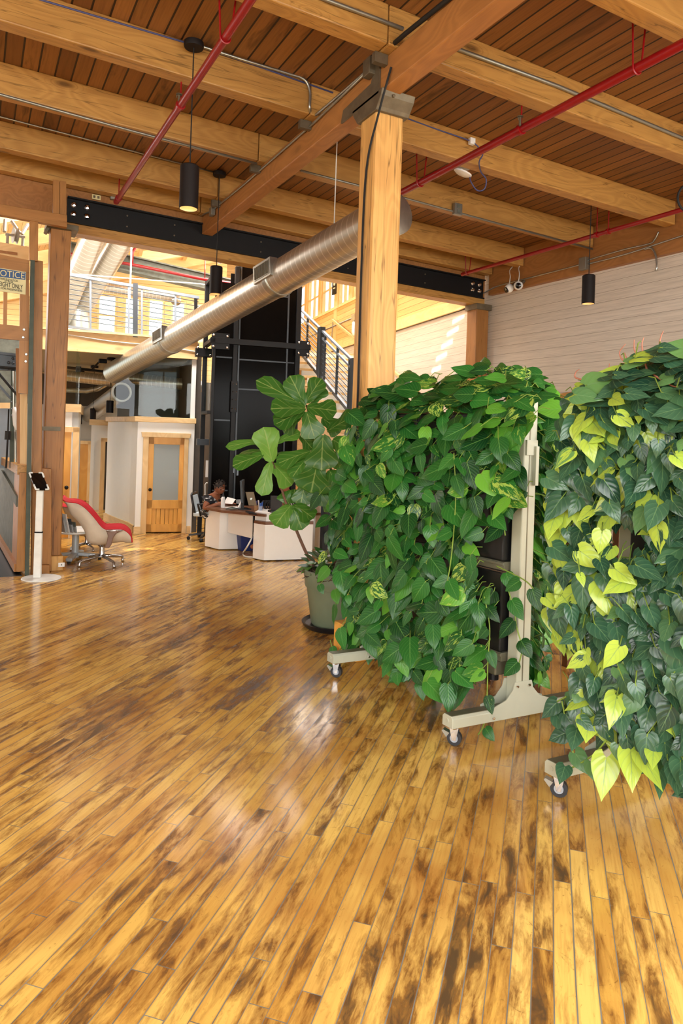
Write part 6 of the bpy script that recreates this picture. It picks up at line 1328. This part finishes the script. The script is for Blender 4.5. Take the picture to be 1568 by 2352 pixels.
def Q1(a, b, z): return cB+AXA*a+AXB*b+Vector((0, 0, z))
tiers = [(9, 1.86, 'top'), (1.86, 1.28, 'second'), (1.28, .70, 'third'), (.70, -1, 'bottom')]
def tier(z):
    for i, (a, b, n) in enumerate(tiers):
        if z >= b: return i
P1 = [(792, 1012), (806, 972), (835, 930), (850, 898), (900, 892), (935, 862), (990, 872), (1040, 866), (1060, 838), (1110, 832), (1160, 848), (1200, 852), (1205, 960), (1190, 1010), (1180, 1060), (1186, 1150), (1150, 1196), (1092, 1204), (1082, 1290), (1082, 1340), (1120, 1350), (1120, 1420), (1088, 1450), (1095, 1530), (1065, 1585), (1030, 1604), (1000, 1590), (968, 1590), (955, 1550), (905, 1555), (880, 1520), (850, 1490), (825, 1480), (790, 1505), (776, 1475), (812, 1420), (792, 1395), (784, 1340), (778, 1300), (772, 1262), (760, 1230), (756, 1200), (762, 1150), (784, 1080)]
P1b = [(1150, 850), (1230, 852), (1262, 905), (1300, 945), (1296, 985), (1262, 1004), (1240, 1040), (1200, 1020), (1196, 930)]
P1c = [(1214, 1020), (1290, 1010), (1276, 1240), (1262, 1330), (1265, 1480), (1250, 1565), (1196, 1560), (1214, 1400), (1222, 1200)]
nf = Vector((AXA.y, -AXA.x, 0)).normalized()
leaves = [MB() for _ in tiers]; stems = [MB() for _ in tiers]
rn = random.Random(21)
def put(L, S_, p, tip, nrm, ln, wd, kind, col, inner=None, fold=.24, droop=.13):
    i = tier(p.z); leaf(L[i], p, tip, nrm, ln, wd, kind, col, fold*rn.uniform(.5, 1.4), droop*rn.uniform(.2, 1.8), .03, rn.uniform(0, 6))
    if inner is not None:
        mid = p.lerp(inner, .5)+Vector((0, 0, .03)); S_[i].tube([inner, mid, p, p+tip.normalized()*.01], .0032, 4, False)
def hang(PX, sp, depth, plane, rn, size, kind, colf, L, S_, tipdown=.85, stem=True, jit=.05, outv=None, seedtries=9000, lat=.55):
    for px, py in scatter(PX, sp, rn, seedtries):
        n0, c0 = plane; p = at_n(px, py, n0, c0+depth+rn.gauss(0, jit)); top = max(0., min(1., (p.z-2.0)/.25))
        out = outv; side = Vector((-out.y, out.x, 0))
        tip = Vector((0, 0, -1))*rn.uniform(.25, 1.15)*(1-top*.9)+side*rn.gauss(0, lat)+out*rn.uniform(.05, .6)+Vector((0, 0, .15*top))+side*rn.gauss(0, .8)*top
        nrm = out*rn.uniform(.5, 1.1)+Vector((0, 0, rn.uniform(.2, .8)+top*.1))+side*rn.gauss(0, .35)
        ln = size*rn.choice((rn.uniform(.55, .85), rn.uniform(.8, 1.05), rn.uniform(.9, 1.2), rn.uniform(1.1, 1.5))); wd = ln*rn.uniform(.62, .78)
        p = p-tip.normalized()*ln*.45
        inner = p-out*rn.uniform(.08, .2)+Vector((0, 0, rn.uniform(-.02, .1)))+side*rn.gauss(0, .05) if stem else None
        put(L, S_, p, tip, nrm, ln, wd, kind, colf(px, py, rn), inner)
def colp(px, py, rn):
    v = rn.random(); var = rn.uniform(.5, 1.) if v < (.26 if py < 960 else .10) else (.0 if v < .8 else .2)
    return (min(1, max(0, rn.gauss(.32, .24))) if rn.random() > .07 else rn.uniform(.8, 1.), 0., var)
OUT = (-AXB*.9-AXA*.35).normalized()
c1 = nf.dot(Q1(0, .30, 0))
hang(P1, 26, .13, (nf, c1), rn, .155, 'pothos', colp, leaves, stems, outv=OUT, stem=False, jit=.03)
hang(P1, 21, .03, (nf, c1), rn, .15, 'pothos', colp, leaves, stems, outv=OUT, lat=.95)
hang(P1, 27, -.08, (nf, c1), rn, .17, 'pothos', colp, leaves, stems, outv=OUT, lat=1.0)
P1L = [q if q[0] < 930 else (930, q[1]) for q in P1]
hang(P1L, 19, .10, (nf, c1), rn, .175, 'pothos', colp, leaves, stems, outv=OUT, stem=False, jit=.04)
hang(P1L, 30, -.04, (nf, c1), rn, .19, 'pothos', colp, leaves, stems, outv=OUT, stem=False, jit=.04)
P1s = [(716, 1150), (770, 1140), (790, 1400), (760, 1420), (735, 1350), (725, 1280)]
hang(P1s, 34, .02, (nf, c1), rn, .17, 'pothos', colp, leaves, stems, outv=OUT, jit=.04)
na = AXA; ca = na.dot(Q1(.08, 0, 0))
hang(P1b, 17, 0., (na, ca), rn, .17, 'pothos', colp, leaves, stems, outv=(-AXA*.8-AXB*.3).normalized(), jit=.06)
hang(P1b, 15, .06, (na, ca), rn, .17, 'pothos', colp, leaves, stems, outv=(-AXA*.8-AXB*.5).normalized(), jit=.16, lat=1.)
hang(P1c, 17, .15, (nf, nf.dot(Q1(0, .78, 0))), rn, .15, 'pothos', colp, leaves, stems, outv=(-AXA*.9-AXB*.3).normalized(), jit=.08)
hang(P1c, 18, .0, (nf, nf.dot(Q1(0, .78, 0))), rn, .15, 'pothos', colp, leaves, stems, outv=(-AXA*.9+AXB*.3).normalized(), jit=.06)
# trailing vines with alternating leaves
def vine(pts, plane, size, n, L, S_, kind='pothos', colf=colp, r=.0045):
    P_ = catmull([at_n(px, py, *plane) for px, py in pts], 8); i = tier(P_[-1].z); S_[i].tube(P_, r, 5)
    for k in range(n):
        f = (k+.6)/n; j = min(len(P_)-2, int(f*(len(P_)-1))); p = P_[j]; s_ = (-1 if k % 2 else 1); side = Vector((-OUT.y, OUT.x, 0))
        tip = side*s_*rn.uniform(.4, .9)+Vector((0, 0, -rn.uniform(.3, 1)))+OUT*.3; put(L, S_, p+tip.normalized()*.02, tip, OUT+Vector((0, 0, .5)), size*rn.uniform(.8, 1.15), size*.7, kind, colf(900, 1200, rn))
pl1 = (nf, c1-.12)
vine([(1042, 1040), (1046, 1150), (1036, 1280), (1022, 1360)], pl1, .15, 3, leaves, stems)
vine([(1112, 1370), (1124, 1440), (1120, 1520), (1118, 1600), (1112, 1660), (1096, 1690)], (nf, c1-.05), .115, 8, leaves, stems)
vine([(1165, 1350), (1180, 1400), (1186, 1440), (1198, 1490), (1188, 1535)], (nf, c1+.10), .15, 4, leaves, stems)
vine([(1190, 1060), (1165, 1090), (1150, 1150), (1160, 1230)], (nf, c1), .16, 4, leaves, stems)
vine([(1140, 1300), (1200, 1330), (1225, 1352)], (nf, c1+.0), .14, 3, leaves, stems)
vine([(790, 1480), (770, 1500), (758, 1470)], (nf, c1), .13, 3, leaves, stems)
for (a, b, nm), L, S_ in zip(tiers, leaves, stems):
    t_ = thing('trailing_pothos', 'glossy green pothos spilling from the %s tier of the cart beside the post' % nm, 'plant', tuple(Q1(.7, .3, max(b, .1) if b > 0 else .4)), 0, 'pothos on the left cart')
    if L.v: L.build('foliage', 'pothos_leaf', t_, smooth=True)
    if S_.v: S_.build('stems', 'vine_stem', t_, smooth=True)['kind'] = 'stuff'
# ---- philodendron on the nearer cart
P2 = [(1335, 868), (1395, 858), (1440, 842), (1490, 815), (1530, 790), (1600, 785), (1680, 900), (1700, 1850), (1590, 1830), (1545, 1780), (1500, 1760), (1480, 1725), (1420, 1740), (1395, 1690), (1370, 1690), (1330, 1660), (1305, 1640), (1310, 1590), (1340, 1560), (1318, 1510), (1290, 1480), (1262, 1420), (1268, 1350), (1278, 1270), (1262, 1200), (1268, 1130), (1288, 1080), (1292, 1020), (1312, 950)]
P2h = [(1385, 1205), (1490, 1200), (1500, 1295), (1400, 1300)]
def colh(px, py, rn):
    lime = .2+(.55 if px < 1440 and rn.random() < .27 else 0)+(.5 if rn.random() < .07 else 0)+rn.uniform(-.1, .1)
    return (min(1, max(0, rn.gauss(.42, .24))), min(1, max(0, lime)), 0.)
nq = AXB; c2 = nq.dot(CAM+Vector((2.86, 0, 0))); OUT2 = (-AXB*.85-AXA*.55).normalized()
Lh = [MB() for _ in tiers]; Sh = [MB() for _ in tiers]
def notin(P): return P
rn = random.Random(77)
_sc = scatter
def scatter(P, sp, rn, tries=9000):
    o = _sc(P, sp, rn, tries)
    return [q for q in o if not (P is P2 and inside(q[0], q[1], P2h))]
hang(P2, 23, .10, (nq, c2), rn, .12, 'heart', colh, Lh, Sh, outv=OUT2, stem=False, jit=.03)
hang(P2, 20, .0, (nq, c2), rn, .116, 'heart', colh, Lh, Sh, outv=OUT2)
hang(P2, 25, -.10, (nq, c2), rn, .125, 'heart', colh, Lh, Sh, outv=OUT2)
P2x = [(1660, 800), (1760, 740), (1900, 640), (1980, 1950), (1660, 1850)]
hang(P2x, 40, .0, (nq, c2), rn, .165, 'heart', colh, Lh, Sh, outv=OUT2, stem=False)
hang(P2x, 46, -.10, (nq, c2), rn, .165, 'heart', colh, Lh, Sh, outv=OUT2, stem=False)
# the big lime leaves at the bottom
for bx, by, tx, ty, w, g in ((1392, 1740, 1380, 1842, 56, 1.), (1448, 1722, 1452, 1820, 52, 1.), (1470, 1730, 1520, 1812, 40, .9), (1500, 1720, 1498, 1765, 34, .9), (1352, 1650, 1345, 1705, 50, 1.0), (1515, 1770, 1514, 1835, 30, .2), (1548, 1760, 1556, 1830, 40, .2), (1324, 1675, 1312, 1725, 40, .1), (1297, 1760, 1284, 1800, 34, .15), (1424, 1608, 1430, 1700, 48, .3)):
    p, q = at_n(bx, by, nq, c2-.12), at_n(tx, ty, nq, c2-.2); d_ = (p-CAM).dot(_f)
    leaf(Lh[3], p, q-p, (CAM-p).normalized()+Vector((0, 0, .35)), (q-p).length, w*d_/F*1.05, 'heart', (.75 if g > .5 else .45, g, 0.), .18, .1)
def vine2(pts, n): vine(pts, (nq, c2-.08), .13, n, Lh, Sh, 'heart', colh)
vine2([(1290, 1610), (1300, 1660), (1310, 1700), (1318, 1740)], 3); vine2([(1400, 1690), (1360, 1735), (1310, 1765)], 1); vine2([(1280, 1650), (1270, 1620), (1300, 1600)], 2)
for (a, b, nm), L, S_ in zip(tiers, Lh, Sh):
    t_ = thing('trailing_philodendron', 'lime-splashed heart-leaf philodendron spilling from the %s tier of nearer cart' % nm, 'plant', tuple(Q1(.2, .6, max(b, .1) if b > 0 else .4)+Vector((0, -1.2, 0))), 0, 'philodendron on the right cart')
    if L.v: L.build('foliage', 'philodendron_leaf', t_, smooth=True)
    if S_.v: S_.build('stems', 'vine_stem', t_, smooth=True)['kind'] = 'stuff'
    if nm == 'top':
        m = MB(); pk = (nq, c2-.02)
        for pts in (((1355, 875), (1322, 868), (1322, 855), (1330, 848)), ((1399, 865), (1398, 850), (1399, 835)), ((1450, 836), (1432, 830), (1422, 810), (1436, 790)), ((1470, 826), (1457, 805), (1456, 780)), ((1485, 850), (1476, 810), (1474, 790), (1478, 775)), ((1530, 815), (1515, 795), (1517, 775), (1523, 760)), ((1500, 860), (1540, 885), (1568, 890)), ((1462, 858), (1440, 825), (1434, 810))):
            P_ = catmull([at_n(*q, *pk) for q in pts], 4); m.tube(P_, [.006-.0042*i/(len(P_)-1) for i in range(len(P_))], 5)
        pieces(m, 'new_shoot', 'pink_stem', t_, smooth=True)
# ---- things seen between and behind the carts
cb = thing('cardboard_box', 'brown cardboard box on the floor behind the nearer cart', 'box', tuple(at_z(1398, 1690)))
m = MB(); bq = at_z(1398, 1690); m.bb((bq.x, bq.y-.45, 0), (bq.x+.5, bq.y+.05, .42)); m.build('box', 'cardboard', cb, bevel=.004); m = MB(); m.bb((bq.x-.005, bq.y-.455, .405), (bq.x+.505, bq.y+.055, .425)); m.build('flaps', 'cardboard', cb)
m = MB(); m.lathe(at_d(1256, 1090, 5.6)-Vector((0, 0, .16)), [(0, 0), (.13, 0), (.16, .22), (.165, .25), (.15, .25), (.14, .2), (0, .2)], 24); solo('nursery_pot', m, 'black_plastic', 'black plastic pot on the low wooden table between the carts', 'pot', smooth='auto')
q = at_d(1256, 1090, 5.6); m = MB(); m.bb((q.x-.35, q.y-.3, q.z-.20), (q.x+.6, q.y+.3, q.z-.165)); tb_ = thing('plant_table', 'low wooden table carrying the black plastic pot behind carts', 'table', (q.x, q.y, 0)); m.build('tabletop', 'walnut', tb_)
for dx in (-.3, .55):
    for dy in (-.25, .25):
        m = MB(); m.bb((q.x+dx-.03, q.y+dy-.03, 0), (q.x+dx+.03, q.y+dy+.03, q.z-.2)); m.build('leg', 'walnut', tb_)
# timber trim on the white wall at the right
m = MB(); a, b = at_x(1255, 921, XW-.03), at_x(1420, 893, XW-.03); m.bar(a, b, .05, .16); struct('trim_8', m, 'timber_y')
m = MB(); a = at_x(1294, 930, XW-.03); m.bb((XW-.06, a.y-.09, 0), (XW, a.y+.09, a.z)); struct('trim_9', m, 'timber_z')
